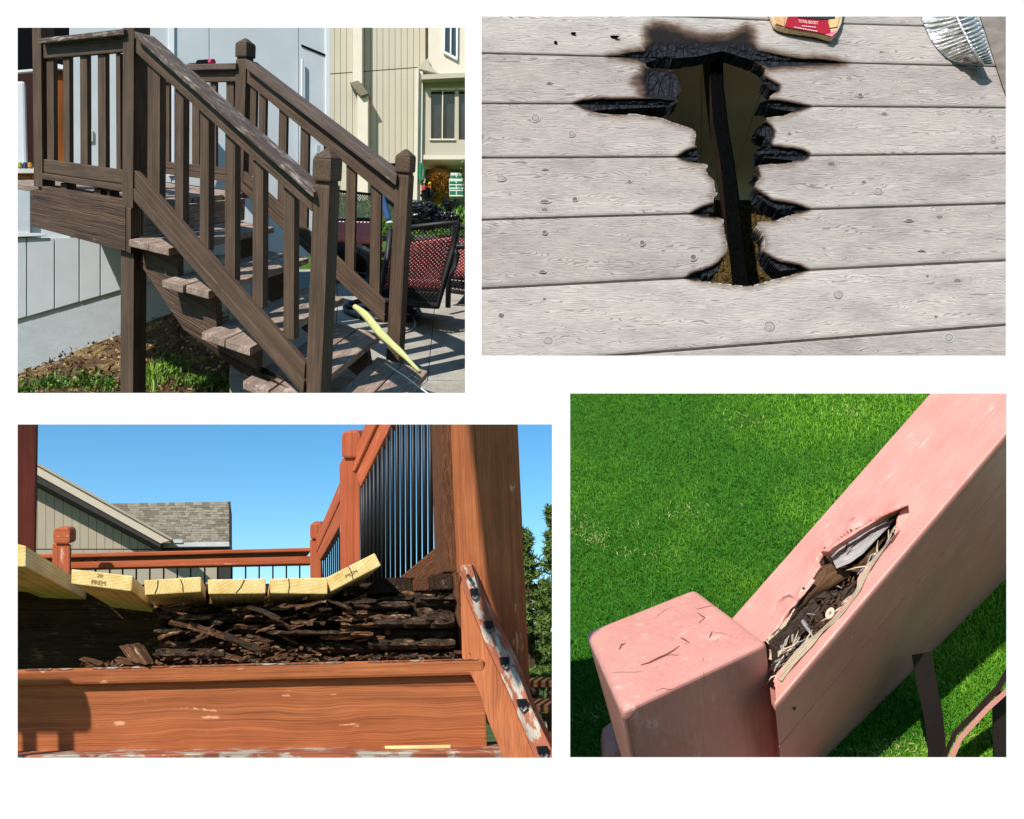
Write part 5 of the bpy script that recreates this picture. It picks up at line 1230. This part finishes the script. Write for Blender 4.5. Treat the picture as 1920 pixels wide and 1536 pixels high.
for r in range(nrow):
    v0 = 941 + r * (76 / nrow); u = 196 + rnd(-14, 0)
    while u < 429:
        w = rnd(8, 20); e = min(429.5, u + w)
        if u > 180 and e - u > 2:
            y = gy + .58 - .0 - r * .02 + 0.0
            sl = (429.5 - u) / 234.5 * 3.6 * (1 - r / nrow)
            MB(GPX).quad([K(u + .2, v0 + sl, y + .012), K(e - .2, v0 + sl, y + .012), K(e - .2, v0 + sl + 76 / nrow + .9, y - .016 - rnd(0, .012)), K(u + .2, v0 + sl + 76 / nrow + .9, y - .016)], V((0, .01, .002))).build('shingle', random.choice([m_sh.m, m_sh.m, m_shd]), roof)
        u = e
gp('gutter', [(300, 1018), (430, 1016.5), (430, 1025), (301, 1026)], gy - .25, (0, .12, 0), m_gut, bev=.01)
gp('gutter_end', [(322, 1012), (342, 1012), (342, 1018), (322, 1018)], gy - .27, (0, .12, 0), m_gut)
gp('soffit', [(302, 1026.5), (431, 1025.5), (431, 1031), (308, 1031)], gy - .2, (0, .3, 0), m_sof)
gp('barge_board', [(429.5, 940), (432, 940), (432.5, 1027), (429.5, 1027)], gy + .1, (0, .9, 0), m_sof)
# ---- evergreens and the lower fence at the right edge
m_fir = plain('fir_green', (92, 114, 52), .7, .15, var=.5, sc=.9)
def fir(label, base, h, r, seed):
    t = thing('evergreen_tree', label, 'tree', base, 'evergreens at the right of the red deck'); rr = random.Random(seed)
    q = MB(.05); q.tube([V(base), V(base) + BU * h], [.10, .015], 7); q.build('trunk', m_bark, t)
    q = MB(.02)
    for i in range(170):
        f = rr.random() ** .75; a = rr.uniform(0, 6.283); L = r * (1 - f) * rr.uniform(.75, 1.1) + .05; o = V(base) + BU * h * (.06 + .94 * f)
        tip = o + V((math.cos(a) * L, math.sin(a) * L, rr.uniform(-.1, .25) * L)) + BU * (.1 * L + (.14 if f > .9 else 0))
        n = max(5, int(L / .035))
        for k in range(n):
            p = lerp(o, tip, (k + .5) / n)
            for s_ in range(7):
                d = V((rr.gauss(0, 1), rr.gauss(0, 1), rr.gauss(0, .8) + .2)).normalized() * rr.uniform(.05, .11); w = d.cross(V((rr.gauss(0, 1), rr.gauss(0, 1), rr.gauss(0, 1)))).normalized() * .013
                q.add([p - w, p + w, p + d], [(0, 1, 2)])
    q.build('foliage', m_fir, t); return t
fir('dense evergreen tree just right of the dark red corner post', K(1000, 1345, 9.5), 2.25, .62, 1)
fir('evergreen tree with a bare pointed leader at the right edge', K(1050, 1345, 10.6), 2.85, .6, 2)
fir('evergreen tree farther back behind the other two', K(1035, 1345, 12.5), 2.2, .9, 3)
pf = thing('board_fence', 'weathered brown board fence below the evergreens', 'fence', K(1015, 1425, 9.0))
m_pf = wood('fence_wood', (96, 60, 40), (140, 96, 68), streak=.1, bump=.3)
MB(FPX).quad([K(950, 1278, 8.6), K(1046, 1277, 8.6), K(1046, 1289, 8.6), K(950, 1290, 8.6)], V((0, .12, 0)), bev=.01).build('rail', m_pf, pf)
MB(FPX).quad([K(950, 1322, 8.5), K(1046, 1322, 8.5), K(1046, 1336, 8.5), K(950, 1336, 8.5)], V((0, .2, 0)), bev=.01).build('rail', m_pf, pf)
for k in range(9):
    u = 958 + k * 9.6; MB(FPX).quad([K(u, 1340, 8.75), K(u + 9, 1340, 8.75), K(u + 9, 1450, 8.75), K(u, 1450, 8.75)], V((0, .05, 0)), bev=.004).build('fence_board', m_pf, pf)
q = MB(FPX); q.tube([K(1021 + 3.5 * math.sin(a), 1367 - 13 * math.cos(a), 8.55) for a in np.linspace(0, 6.2832, 20)], .014, 7)
tag(q.build('snap_hook', plain('white_plastic', (214, 212, 206), .4)), 'white oval snap hook hanging on the brown fence', 'hook')
K0_ = K
def K(u, v, y): return K0_(u, v, y * .93)
# ================================================================== LOWER RIGHT: pink painted rail with a rotten hollow, over a lawn
RPX = 5.0 / F
def pinkmat():
    q = NT('salmon_paint', .42, .4); g = q.attr()
    f = q.noise(q.map(g, (.006, .12, .12)), 1, 5, .6); b = q.noise(g, .012, 3)
    c = q.ramp(b, [(.3, (208, 140, 127)), (.7, (216, 152, 139))])
    c = q.mix(.25, c, q.ramp(f, [(.3, (190, 180, 176)), (.7, (255, 255, 255))]), 'MULTIPLY'); sp = q.noise(g, .22, 3, .6); c = q.mix(q.math('MULTIPLY', q.step(sp, .68, .76), .45), c, lin((150, 96, 86)))
    wr = q.noise(q.map(g, (.010, .03, .03)), 1, 6, .7); c = q.mix(q.math('MULTIPLY', q.step(wr, .57, .70), .55), c, lin((232, 196, 184)))
    q.col(c); q.bump(q.math('ADD', f, q.math('MULTIPLY', q.noise(g, .10, 4), .5)), .22, .012); return q.m
m_pink = pinkmat()
m_rotp = wood('grey_rot', (46, 34, 28), (112, 92, 78), streak=.2, along=.012, bump=1.0, bd=.03, crack=.6)
m_rotb = wood('brown_rot', (70, 46, 28), (136, 98, 66), streak=.16, along=.01, bump=1.0, bd=.03, crack=.4)
m_raw = wood('raw_edge', (206, 180, 146), (236, 216, 186), streak=.3, along=.03, bump=.9, bd=.02)
m_grey = wood('silver_wood', (150, 142, 140), (216, 208, 204), streak=.3, along=.02, bump=.8, bd=.03, crack=.5)
prail = thing('pink_railing', 'pink painted rail and square post with rotted hollow over the lawn', 'railing', K(1300, 1500, 5.6))
# post: top corners front, left, back, right; it recedes downwards
c1 = V((.838, .525, .15)).normalized(); c2 = V((-.044, .999, .021)).normalized()
Fp = K(1165, 1335, 4.6); Lp_ = Fp + c2 * 1.465; Rp_ = Fp + c1 * 1.283; Bp_ = Lp_ + (Rp_ - Fp) * .93
DN = V((.425, .97, -1.263)).normalized()
DNf = (K(1183, 1425, 4.99) - Fp).normalized(); DNl = (K(1164, 1416, 6.75) - Lp_).normalized()
low = [Fp + DNf * 2.2, Rp_ + DN * 2.2, Bp_ + DN * 2.2, Lp_ + DNl * 2.0]
MB(RPX).hexa([Fp, Rp_, Bp_, Lp_] + low, bev=.075, cuts=0, segs=7).build('post', m_pink, prail)
pn = (Rp_ - Fp).cross(Lp_ - Fp).normalized()
if pn.z < 0: pn = -pn
def ptop(u, v, o=.004): return onplane(u, v, pn, Fp + pn * o)
m_crk = plain('crack_dark', (112, 66, 56), .9, .05)
def crackline(pts, w, f=ptop, name='paint_crack', mat=m_crk, par=prail):
    q = MB(RPX); vs = []; fs = []
    n = len(pts)
    for i, (u, v) in enumerate(pts):
        a, b = pts[max(0, i - 1)], pts[min(n - 1, i + 1)]; dx, dy = b[0] - a[0], b[1] - a[1]; L = math.hypot(dx, dy) + 1e-6
        ww = .62 * (w[i] if isinstance(w, (list, tuple)) else w * (.25 if i in (0, n - 1) else 1)) ; px, py = -dy / L * ww, dx / L * ww
        vs += [f(u + px, v + py), f(u - px, v - py)]
    for i in range(n - 1): fs.append((2 * i, 2 * i + 1, 2 * i + 3, 2 * i + 2))
    q.add(vs, fs); return q.build(name, mat, par)
z7 = lambda L: [(1065 + a / 4.328, 1070 + b / 4.328) for a, b in L]
for L, w in (([(590, 765), (660, 745), (740, 705), (800, 680), (850, 650), (905, 610)], [.6, 1.8, 2.6, 2.2, 1.5, .5]), ([(800, 690), (840, 680), (885, 688), (900, 665)], .6), ([(415, 640), (435, 600), (465, 590)], [1.0, 2.2, .8]), ([(350, 665), (420, 670)], .4),
             ([(840, 545), (855, 552)], 1.4), ([(915, 545), (945, 558), (985, 585)], [1.0, 2.0, .5]), ([(945, 600), (990, 580)], .8), ([(1050, 340), (1070, 355), (1095, 372), (1115, 385)], [.6, .8, 1.6, .8]), ([(1065, 425), (1080, 405), (1105, 390)], [1.2, .8, .6]),
             ([(1030, 300), (1060, 310), (1110, 295), (1200, 275), (1260, 262)], .5), ([(1145, 545), (1160, 520), (1170, 488)], [1.0, 1.8, .6]), ([(1170, 500), (1230, 503), (1300, 515)], .4), ([(1230, 395), (1245, 420)], .9), ([(1310, 520), (1325, 540)], .8), ([(1200, 580), (1215, 565)], .9),
             ([(1085, 690), (1100, 715), (1090, 750)], .5), ([(310, 835), (420, 822), (560, 822), (620, 812)], .4), ([(690, 400), (740, 355), (800, 310), (860, 290)], .35), ([(480, 620), (500, 640)], .35)):
    crackline(z7(L), w)
fn_ = (Rp_ - Fp).cross(low[0] - Fp).normalized()
if fn_.y > 0: fn_ = -fn_
def pfront(u, v, o=.004): return onplane(u, v, fn_, Fp + fn_ * o)
crackline(z7([(1098, 800), (1103, 860), (1108, 950), (1100, 1050), (1108, 1160), (1120, 1280)]), .6, pfront); crackline(z7([(1215, 1240), (1235, 1340), (1258, 1500)]), .5, pfront)
crackline(z7([(690, 985), (770, 955), (820, 965), (900, 955)]), 1.0, pfront, 'paint_crack', m_pink)
# rail, with its hollow cut out of the top skin
rd = V((.697, .144, .702)).normalized()
A0 = K(1470, 1296, 5.3); cdir = V((0, 1, .31)).normalized()
rn = rd.cross(cdir).normalized()
if rn.z < 0: rn = -rn
def rt(u, v, o=0.0): return onplane(u, v, rn, A0 + rn * o)
HOL = [(1447, 1287), (1445, 1250), (1443, 1215), (1437, 1200), (1470, 1170), (1487, 1140), (1503, 1110), (1512, 1098), (1523, 1080), (1530, 1068), (1537, 1060), (1533, 1052), (1540, 1040), (1552, 1031), (1575, 1015), (1600, 998), (1640, 977), (1680, 960), (1700, 948), (1692, 962), (1685, 980), (1682, 992), (1672, 1006), (1659, 1020), (1650, 1032), (1640, 1046), (1628, 1056), (1622, 1066), (1612, 1077), (1609, 1085), (1607, 1100), (1601, 1112), (1592, 1124), (1578, 1138), (1567, 1150), (1560, 1160), (1548, 1172), (1536, 1184), (1525, 1198), (1512, 1204), (1500, 1218), (1486, 1232), (1472, 1246), (1460, 1262), (1452, 1275)]
FLAP = [(1540, 1036), (1552, 1029), (1575, 1012), (1600, 996), (1640, 975), (1680, 958), (1702, 947), (1690, 960), (1683, 984)]
# top skin as a fine sheet in rail coordinates
c_ = cdir; e_w = c_
su = [rt(1340, 1400), rt(1900, 700)]
def rc(p):  # coordinates along and across the rail
    d = p - A0; M = Matrix((rd, cdir, rn)).transposed(); return M.inverted() @ d
Ledge = rc(rt(1388, 1143)); Ledge2 = rc(rt(1745, 738)); wide = (Ledge.y + Ledge2.y) / 2
t0 = min(rc(rt(1388, 1143)).x, rc(rt(1447, 1322)).x) - .5; t1 = 2.88
na, nbb = 420, 84
TT, WW = np.meshgrid(np.linspace(t0, t1, na), np.linspace(0.0, 1, nbb))
def w_at(t): return lerp_(Ledge.y, Ledge2.y, (t - Ledge.x) / (Ledge2.x - Ledge.x))
hp_ = [rc(rt(u, v)) for u, v in HOL]; hpoly = [(p.x, p.y) for p in hp_]
pts = []; X = np.zeros(TT.shape); Y = np.zeros(TT.shape)
def row_start(f):
    w = f * wide; t = t0
    while t < .6:
        p = A0 + rd * t + cdir * w; u, v = 960 + F * p.x / p.y, 768 - F * p.z / p.y
        if v < 1203 or u > 1444 + (v - 1203) * .095: return t
        t += .01
    return t
for j in range(nbb):
    rs_ = row_start(j / (nbb - 1))
    for i in range(na):
        X[j, i] = rs_ + (TT[j, i] - t0) / (t1 - t0) * (t1 - WW[j, i] * .31 - rs_); Y[j, i] = WW[j, i] * w_at(TT[j, i])
ins, dist, bx, by = seg_info(hpoly, X, Y); cell = .0135
sn = dist < cell * .6; X[sn] = bx[sn]; Y[sn] = by[sn]
def rpnt(t, w, o=0.0): return A0 + rd * t + cdir * w + rn * o
fl = [rc(rt(u, v)) for u, v in FLAP]
vs = []
for j in range(nbb):
    for i in range(na):
        # paint swells and lifts round the flap
        x, y = X[j, i], Y[j, i]; e = 0.0
        d = min(math.hypot(x - p.x, y - p.y) for p in fl[1:6]); e += .035 * max(0, 1 - d / .28) ** 1.5
        e += .012 * max(0, 1 - dist[j, i] / .10) * noise.noise(V((x * 9, y * 9, 0))) * 2
        vs.append(rpnt(x, y, e))
fs = []
for j in range(nbb - 1):
    for i in range(na - 1):
        a = (j, i), (j, i + 1), (j + 1, i + 1), (j + 1, i)
        if any(ins[t] and not sn[t] for t in a): continue
        fs.append(tuple(t[0] * na + t[1] for t in a))
gs = [V((X.flat[k], Y.flat[k], 0)) / RPX for k in range(na * nbb)]
cnt = set()
for f in fs:
    for a, b in zip(f, f[1:] + f[:1]): cnt.add((a, b))
bd = [(a, b) for a, b in cnt if (b, a) not in cnt]
lw = {}; rim = []
for a, b in bd:
    for t in (a, b):
        if t not in lw and dist.flat[t] < .02: lw[t] = len(vs); vs.append(vs[t] - rn * .05); gs.append(gs[t])
for a, b in bd:
    if a in lw and b in lw: rim.append((b, a, lw[a], lw[b]))
q = MB(RPX); q.add(vs, fs, gs); q.add([], [], []); 
base_n = len(fs); q.f += rim
fx = [(p.x, p.y) for p in fl]
for f in rim:
    p = rc(vs[f[0]]); d = min(math.hypot(p.x - x, p.y - y) for x, y in fx); q.m.append(0 if d < .22 else 1)
q.build('rail_top', [m_pink, m_raw], prail, smooth=True)
# rounded ridge and the shaded side face, two boards with a joint
sd_ = V((.235, .70, -.80)).normalized()
sn_ = rd.cross(sd_).normalized(); 
if sn_.y > 0: sn_ = -sn_
def rs(u, v, o=0.0): return onplane(u, v, sn_, A0 + sd_ * .06 + sn_ * (.05 + o))
def pedge(v): return 1442 + (v - 1203) * .095
def tstart(profile, k):
    lo_, hi_ = -3.0, 1.5
    for _ in range(30):
        m_ = (lo_ + hi_) / 2; a, b, c = profile(m_)[k]; p = A0 + rd * m_ + cdir * a + rn * b + sd_ * c
        if 960 + F * p.x / p.y < pedge(768 - F * p.z / p.y): lo_ = m_
        else: hi_ = m_
    return lo_
def sidestrip(profile, name, mat, tend=4.7):
    q = MB(RPX); vs = []; fs = []; gs = []; n = 60; ts = [tstart(profile, k) for k in range(len(profile(0)))]
    for i in range(n + 1):
        for k in range(len(ts)):
            t = lerp_(ts[k], tend, i / n); a, b, c = profile(t)[k]; vs.append(A0 + rd * t + cdir * a + rn * b + sd_ * c); gs.append(V((t, (a + b + c), 0)) / RPX)
    m = len(profile(0))
    for i in range(n):
        for k in range(m - 1): fs.append((i * m + k, i * m + k + 1, (i + 1) * m + k + 1, (i + 1) * m + k))
    q.add(vs, fs, gs); return q.build(name, mat, prail)
hj = 0.0
pj = rc_side = None
def side_coord(u, v):
    p = rs(u, v); d = p - A0; M = Matrix((rd, sd_, sn_)).transposed(); r = M.inverted() @ d; return r.y
def side_t(u, v):
    p = rs(u, v); M = Matrix((rd, sd_, sn_)).transposed(); r = M.inverted() @ (p - A0); return r.x, r.y
def hline(a, b):
    (ta, ha), (tb, hb) = side_t(*a), side_t(*b); return lambda t: ha + (hb - ha) * (t - ta) / (tb - ta)
H1 = hline((1470, 1400), (1886, 908)); H2 = hline((1646, 1419), (1892, 1088))
rr_ = .11
def prof(t):
    P_ = [(0.001, 0, 0)]
    for k in range(1, 13):
        a = k / 12 * math.pi / 2; P_.append((-rr_ * .35 * math.sin(a), 0.0, rr_ * (1 - math.cos(a))))
    o = P_[-1][0]; h = H1(t); return P_ + [(o, 0, rr_ + .02), (o, 0, h - .012), (o + .02, 0, h)]
off0 = -rr_ * .35
sidestrip(prof, 'rail_edge', m_pink)
sidestrip(lambda t: [(off0 + .02, 0, H1(t)), (off0, 0, H1(t) + .012), (off0, 0, (H1(t) + H2(t)) / 2), (off0, 0, H2(t) - .02), (off0 + .04, 0, H2(t)), (off0 + .5, 0, H2(t))], 'rail_side_board', m_pink)
# back edge of the top
sidestrip(lambda t: [(w_at(t), -.001, 0), (w_at(t) + .02, -.04, .0), (w_at(t) + .02, -.3, .2)], 'rail_back_edge', m_pink, 2.75)
MB(RPX).quad([K(1420, 1176, 6.2), K(1468, 1236, 6.2), K(1474, 1445, 6.4), K(1436, 1445, 6.4)], V((.05, .3, 0)), bev=.01).build('rail_end', m_pink, prail)
# the hollow: floor and walls of rotten wood
q = MB(RPX); vs = []; fs = []; cx_ = sum(p[0] for p in hpoly) / len(hpoly)
n = len(hpoly); rings = 7
cen = [lerp(hp_[i], (hp_[(n - i) % n]), .5) for i in range(n)]
for k in range(rings + 1):
    f = k / rings
    for i in range(n):
        p = hp_[i]; c = cen[i]; g_ = 1 - .72 * f ** 1.3
        x = c.x + (p.x - c.x) * g_; y = c.y + (p.y - c.y) * g_
        dd = -.02 - .26 * math.sin(f * math.pi / 2) - .03 * noise.noise(V((x * 14, y * 5, 2))) * (k > 0)
        vs.append(rpnt(x, y, dd))
for k in range(rings):
    for i in range(n): fs.append((k * n + i, k * n + (i + 1) % n, (k + 1) * n + (i + 1) % n, (k + 1) * n + i))
fs.append(tuple(rings * n + i for i in range(n))[::-1])
gs = [V((rc(p).x, rc(p).y * 2, rc(p).z)) / RPX for p in vs]
q.add(vs, fs, gs); q.build('rot_hollow', m_rotp, prail)
xs_ = np.linspace(0, 1, 9)
def ribbon(name, P1, P2, o1, o2, mat, bow=0.0, n=24, wob=.012, thick=.03):
    """strip of wood between two lines on the rail, bowed up along its middle"""
    q = MB(RPX); vs = []; gs = []; fs = []
    def pl(L, t):
        t *= len(L) - 1; k = min(int(t), len(L) - 2); f = t - k; return (lerp_(L[k][0], L[k + 1][0], f), lerp_(L[k][1], L[k + 1][1], f))
    m = 7
    for i in range(n + 1):
        a, b = pl(P1, i / n), pl(P2, i / n)
        for j in range(m + 1):
            f = j / m; u, v = lerp_(a[0], b[0], f), lerp_(a[1], b[1], f)
            p = rt(u, v, lerp_(o1, o2, f) + bow * math.sin(f * math.pi) * math.sin(min(1, i / n + .15) * math.pi) + wob * noise.noise(V((u * .1, v * .1, j * .7)))); vs.append(p); gs.append(V((i * 6.0, j * 5.0, 0)))
    for i in range(n):
        for j in range(m): fs.append((i * (m + 1) + j, i * (m + 1) + j + 1, (i + 1) * (m + 1) + j + 1, (i + 1) * (m + 1) + j))
    q.add(vs, fs, gs); return q.build(name, mat, prail, smooth=True)
zz = lambda L: [(1420 + a / 4.043, 930 + b / 4.043) for a, b in L]
ribbon('paint_curl', zz([(480, 420), (530, 385), (600, 340), (720, 270), (850, 200), (1000, 130), (1145, 68)]), zz([(500, 450), (555, 465), (620, 400), (740, 320), (870, 240), (1000, 165), (1145, 70)]), .085, -.02, m_pink, .06)
ribbon('silver_strip', zz([(545, 430), (640, 360), (760, 300), (900, 215), (1010, 160), (1095, 110)]), zz([(600, 550), (700, 510), (800, 440), (900, 330), (990, 240), (1085, 130)]), -.06, -.03, m_grey, .03)
ribbon('brown_strip', zz([(215, 1000), (330, 830), (400, 700), (470, 540), (560, 505), (640, 545)]), zz([(230, 1010), (360, 870), (470, 760), (640, 640), (760, 570), (860, 500)]), -.03, -.15, m_rotb, .02)
ribbon('brown_strip', zz([(640, 545), (760, 520), (860, 400), (960, 290), (1060, 210)]), zz([(760, 580), (840, 500), (900, 420), (980, 310), (1065, 235)]), -.08, -.10, m_rotb, .01)
ribbon('raw_rim', zz([(130, 1370), (250, 1220), (360, 1100), (440, 1050), (560, 940), (640, 850), (740, 730), (780, 600), (840, 520), (940, 400), (1040, 290)]), zz([(185, 1405), (290, 1265), (405, 1150), (510, 1015), (590, 962), (666, 872), (768, 740), (825, 620), (868, 540), (955, 415), (1044, 292)]), .004, .012, m_raw, .004)
ribbon('pink_splinter', zz([(150, 800), (240, 745), (300, 780), (330, 740), (420, 630)]), zz([(60, 1100), (160, 1000), (270, 850), (330, 780), (440, 640)]), .006, .006, m_pink, .02)
crackline(zz([(1015, 350), (1050, 300), (1080, 260), (1130, 210)]), [2.2, 2.6, 1.4, .4], lambda u, v: rt(u, v, .006), 'paint_crack', m_crk)
crackline(zz([(700, 190), (735, 158)]), [.4, .9], lambda u, v: rt(u, v, .03), 'paint_crack', m_crk)
crackline(zz([(160, 800), (200, 765), (240, 750), (290, 775)]), [.4, 1.4, 1.6, .4], lambda u, v: rt(u, v, .03), 'paint_crack', m_crk)
for a, b, w, m in (((320, 910), (425, 1075), .018, m_grey), ((145, 1050), (280, 1020), .008, m_grey), ((265, 1110), (280, 1020), .010, m_grey), ((180, 1075), (205, 1230), .010, m_grey), ((100, 1240), (130, 1120), .018, m_raw), ((165, 1230), (190, 1160), .016, m_raw), ((240, 930), (330, 1000), .012, m_rotb), ((345, 905), (440, 900), .006, m_grey), ((440, 800), (520, 770), .02, m_rotp), ((575, 790), (610, 720), .03, m_rotp), ((600, 690), (640, 700), .008, m_grey), ((210, 1010), (380, 860), .012, m_rotb), ((650, 800), (760, 640), .02, m_rotp), ((500, 860), (560, 760), .02, m_rotp), ((130, 1300), (300, 1180), .02, m_rotp), ((300, 1080), (400, 980), .02, m_rotp)):
    (u0, v0), (u1, v1) = zz([a])[0], zz([b])[0]
    q = MB(RPX); p0, p1 = rt(u0, v0, -.14), rt(u1, v1, -.10); q.tube([p0, lerp(p0, p1, .5) + rn * .012, p1], [w * .8, w, w * .3], 5); q.build('splinter', m, prail)
q = MB(RPX)
for i in range(170):
    u, v = HOL[0]; f = rnd(0, 1); a_, b_ = (1462, 1262), (1606, 1078); u = lerp_(a_[0], b_[0], f) + random.gauss(0, 16); v = lerp_(a_[1], b_[1], f) + random.gauss(0, 14)
    c = rt(u, v, -.17 + rnd(-.03, .05)); d = (rd * rnd(.3, 1) + cdir * rnd(-.6, .6) + rn * rnd(-.3, .3)).normalized() * rnd(.015, .07); s2 = d.cross(rn).normalized() * rnd(.003, .010)
    q.box(c - d / 2, d, s2, rn * .008)
q.build('rot_crumb', m_rotb, prail)['kind'] = 'stuff'
for i in range(70):
    if i % 2: (ua, va), (ub, vb) = random.choice([((1452, 1269), (1529, 1190)), ((1558, 1162), (1603, 1110)), ((1622, 1066), (1680, 990))])
    else: (ua, va), (ub, vb) = random.choice([((1455, 1265), (1475, 1205)), ((1462, 1240), (1500, 1200)), ((1540, 1060), (1600, 1030))])
    f = rnd(0, 1); p0 = rt(lerp_(ua, ub, f), lerp_(va, vb, f), rnd(-.14, .0)); d = (rd * rnd(.5, 1) * random.choice((-1, 1)) + cdir * rnd(-.5, .5) + rn * rnd(-.2, .5)).normalized() * rnd(.05, .15)
    q = MB(RPX); q.tube([p0, p0 + d * .5 + rn * .006, p0 + d], [rnd(.004, .010), rnd(.003, .008), .001], 4); q.build('splinter', random.choice([m_raw, m_raw, m_grey, m_rotb]), prail)
sc_ = thing('wood_screw', 'pale star head screw standing in the rotten hollow of the pink rail', 'screw', rt(*zz([(550, 890)])[0], -.2))
q = MB(RPX); hu, hv = zz([(550, 888)])[0]; hc = rt(hu, hv, .02); ax1 = rd; ax2 = cdir
R_ = .042; m_scr = plain('screw_tan', (206, 184, 160), .45, .4)
vs = []; 
for k in range(24):
    a = k / 24 * 6.2832; vs.append(hc + (ax1 * math.cos(a) + ax2 * math.sin(a)) * R_)
for k in range(24):
    a = k / 24 * 6.2832; rr2 = R_ * (.36 + .09 * math.cos(6 * a)); vs.append(hc + (ax1 * math.cos(a) + ax2 * math.sin(a)) * rr2)
for k in range(24):
    a = k / 24 * 6.2832; rr2 = R_ * (.36 + .09 * math.cos(6 * a)); vs.append(hc + (ax1 * math.cos(a) + ax2 * math.sin(a)) * rr2 - rn * .05)
for k in range(24):
    a = k / 24 * 6.2832; vs.append(hc + (ax1 * math.cos(a) + ax2 * math.sin(a)) * R_ * .4 - rn * .04)
fs = []
for k in range(24):
    j = (k + 1) % 24; fs += [(k, j, 24 + j, 24 + k), (24 + k, 24 + j, 48 + j, 48 + k), (j, k, 72 + k, 72 + j)]
fs.append(tuple(range(48, 72)))
q.add(vs, fs); q.build('screw_head', m_scr, sc_)
q = MB(RPX); q.tube([hc - rn * .05, hc - rn * .26], [.016, .012], 8); q.build('shank', m_scr, sc_)
# pieces of the railing under the handrail: dark flat bars
def flat(pts, y, wid, mat, name):
    q = MB(RPX); vs = []; fs = []
    n = len(pts)
    for i, (u, v, w, yy) in enumerate(pts):
        a, b = pts[max(0, i - 1)], pts[min(n - 1, i + 1)]; dx, dy = b[0] - a[0], b[1] - a[1]; L = math.hypot(dx, dy); px, py = -dy / L * w, dx / L * w
        for (s_, d) in ((1, 0), (-1, 0), (-1, wid), (1, wid)): vs.append(K(u + px * s_, v + py * s_, yy + d))
    for i in range(n - 1):
        for k in range(4): fs.append((i * 4 + k, i * 4 + (k + 1) % 4, (i + 1) * 4 + (k + 1) % 4, (i + 1) * 4 + k))
    fs += [(3, 2, 1, 0), tuple((n - 1) * 4 + k for k in range(4))]
    q.add(vs, fs); return q.build(name, mat, prail)
# unseen floor below and right, added to reflect pink light on to the rail
fq = K(1500, 1600, 6.6); FN = V((-.235, -.482, .844)).normalized()
def fp(u, v): return onplane(u, v, FN, fq)
L_ = [(1250, 1540), (1925, 1480), (2700, 1440)]; M_ = [(1150, 1760), (1925, 1760), (2700, 1760)]
for k in range(6):
    a, b = k / 6 + .004, (k + 1) / 6 - .004
    for h in range(2):
        p = [lerp(fp(*L_[h]), fp(*M_[h]), a), lerp(fp(*L_[h + 1]), fp(*M_[h + 1]), a), lerp(fp(*L_[h + 1]), fp(*M_[h + 1]), b), lerp(fp(*L_[h]), fp(*M_[h]), b)]
        MB(RPX).quad(p, -FN * .12, bev=.012).build('floor_board', m_pink, prail)
m_iron = plain('brown_iron', (36, 29, 27), .45, .4, var=.1)
sm = lambda L, k=6: [tuple(lerp_(a[i], b[i], j / k) for i in range(4)) for a, b in zip(L[:-1], L[1:]) for j in range(k)] + [L[-1]]
flat(sm([(1728, 1225, 19, 6.3), (1738, 1285, 19, 6.3), (1750, 1340, 18, 6.3), (1756, 1390, 17, 6.3), (1757, 1470, 17, 6.3)]), 0, .12, m_iron, 'bar')
flat(sm([(1768, 1425, 4, 6.1), (1790, 1376, 5, 6.1), (1840, 1325, 6, 6.1), (1872, 1290, 6, 6.1), (1895, 1250, 6, 6.1), (1920, 1200, 6, 6.1)]), 0, .16, m_iron, 'scroll_bar')
flat(sm([(1775, 1440, 7, 6.05), (1800, 1385, 5, 6.05), (1850, 1330, 5, 6.05), (1900, 1285, 5, 6.05)]), 0, .1, m_pink, 'scroll_edge')
flat(sm([(1888, 1300, 17, 6.2), (1876, 1330, 16, 6.2), (1876, 1380, 15, 6.2), (1884, 1470, 15, 6.2)]), 0, .12, m_iron, 'bar')
MB(RPX).quad([K(1138, 1420, 7.0), K(1160, 1405, 7.0), K(1200, 1440, 7.0), K(1130, 1470, 7.0)], V((0, .4, .1)), bev=.05).build('lower_rail', m_pink, prail)
# ---- lawn
LN = V((-.235, -.482, .844)).normalized(); LQ = K(1478, 1420, 6.8)
def Lw(u, v, o=0.0): return onplane(u, v, LN, LQ + LN * o)
m_turf = NT('turf', .95, .05); g = m_turf.attr(); m_turf.col(m_turf.ramp(m_turf.noise(g, .05, 6, .7), [(.3, (30, 62, 14)), (.7, (62, 104, 28))]))
q = MB(.005); q.add([Lw(1048, 1500), Lw(2000, 1500), Lw(2040, 702), Lw(1048, 702)], [(0, 1, 2, 3)])
tag(q.build('lawn', m_turf.m), kind='structure')
mg3 = grass_mat('lawn_blade', (36, 98, 20), (74, 140, 36), ((88, 150, 24), (138, 190, 52))  , .30)  # brighter patches paint in the sunlit grass between tree shade
pp = []
N = 150000
uu = rng.uniform(1050, 1905, N); vv = rng.uniform(722, 1445, N)
keep = np.ones(N, bool)
pp = [Lw(a, b) for a, b in zip(uu, vv)]
yy = np.array([p.y for p in pp])
tag(blades('grass', pp, .058 + 0 * yy, .0034 + 0 * yy, LN, mg3, .9), kind='stuff')
pp = [Lw(a + random.gauss(0, 26), b + random.gauss(0, 9), .01) for a, b in [(1080, 980), (1105, 1010), (1120, 1000), (1290, 960), (1700, 1400), (1740, 1415), (1830, 1390), (1640, 1410), (1400, 790), (1590, 770), (1120, 1340), (1200, 1040)] for _ in range(60)]
tag(blades('dry_blades', pp, .05, .0035, LN, grass_mat('dry_blade', (150, 150, 84), (206, 200, 140)), 1.3), kind='stuff')
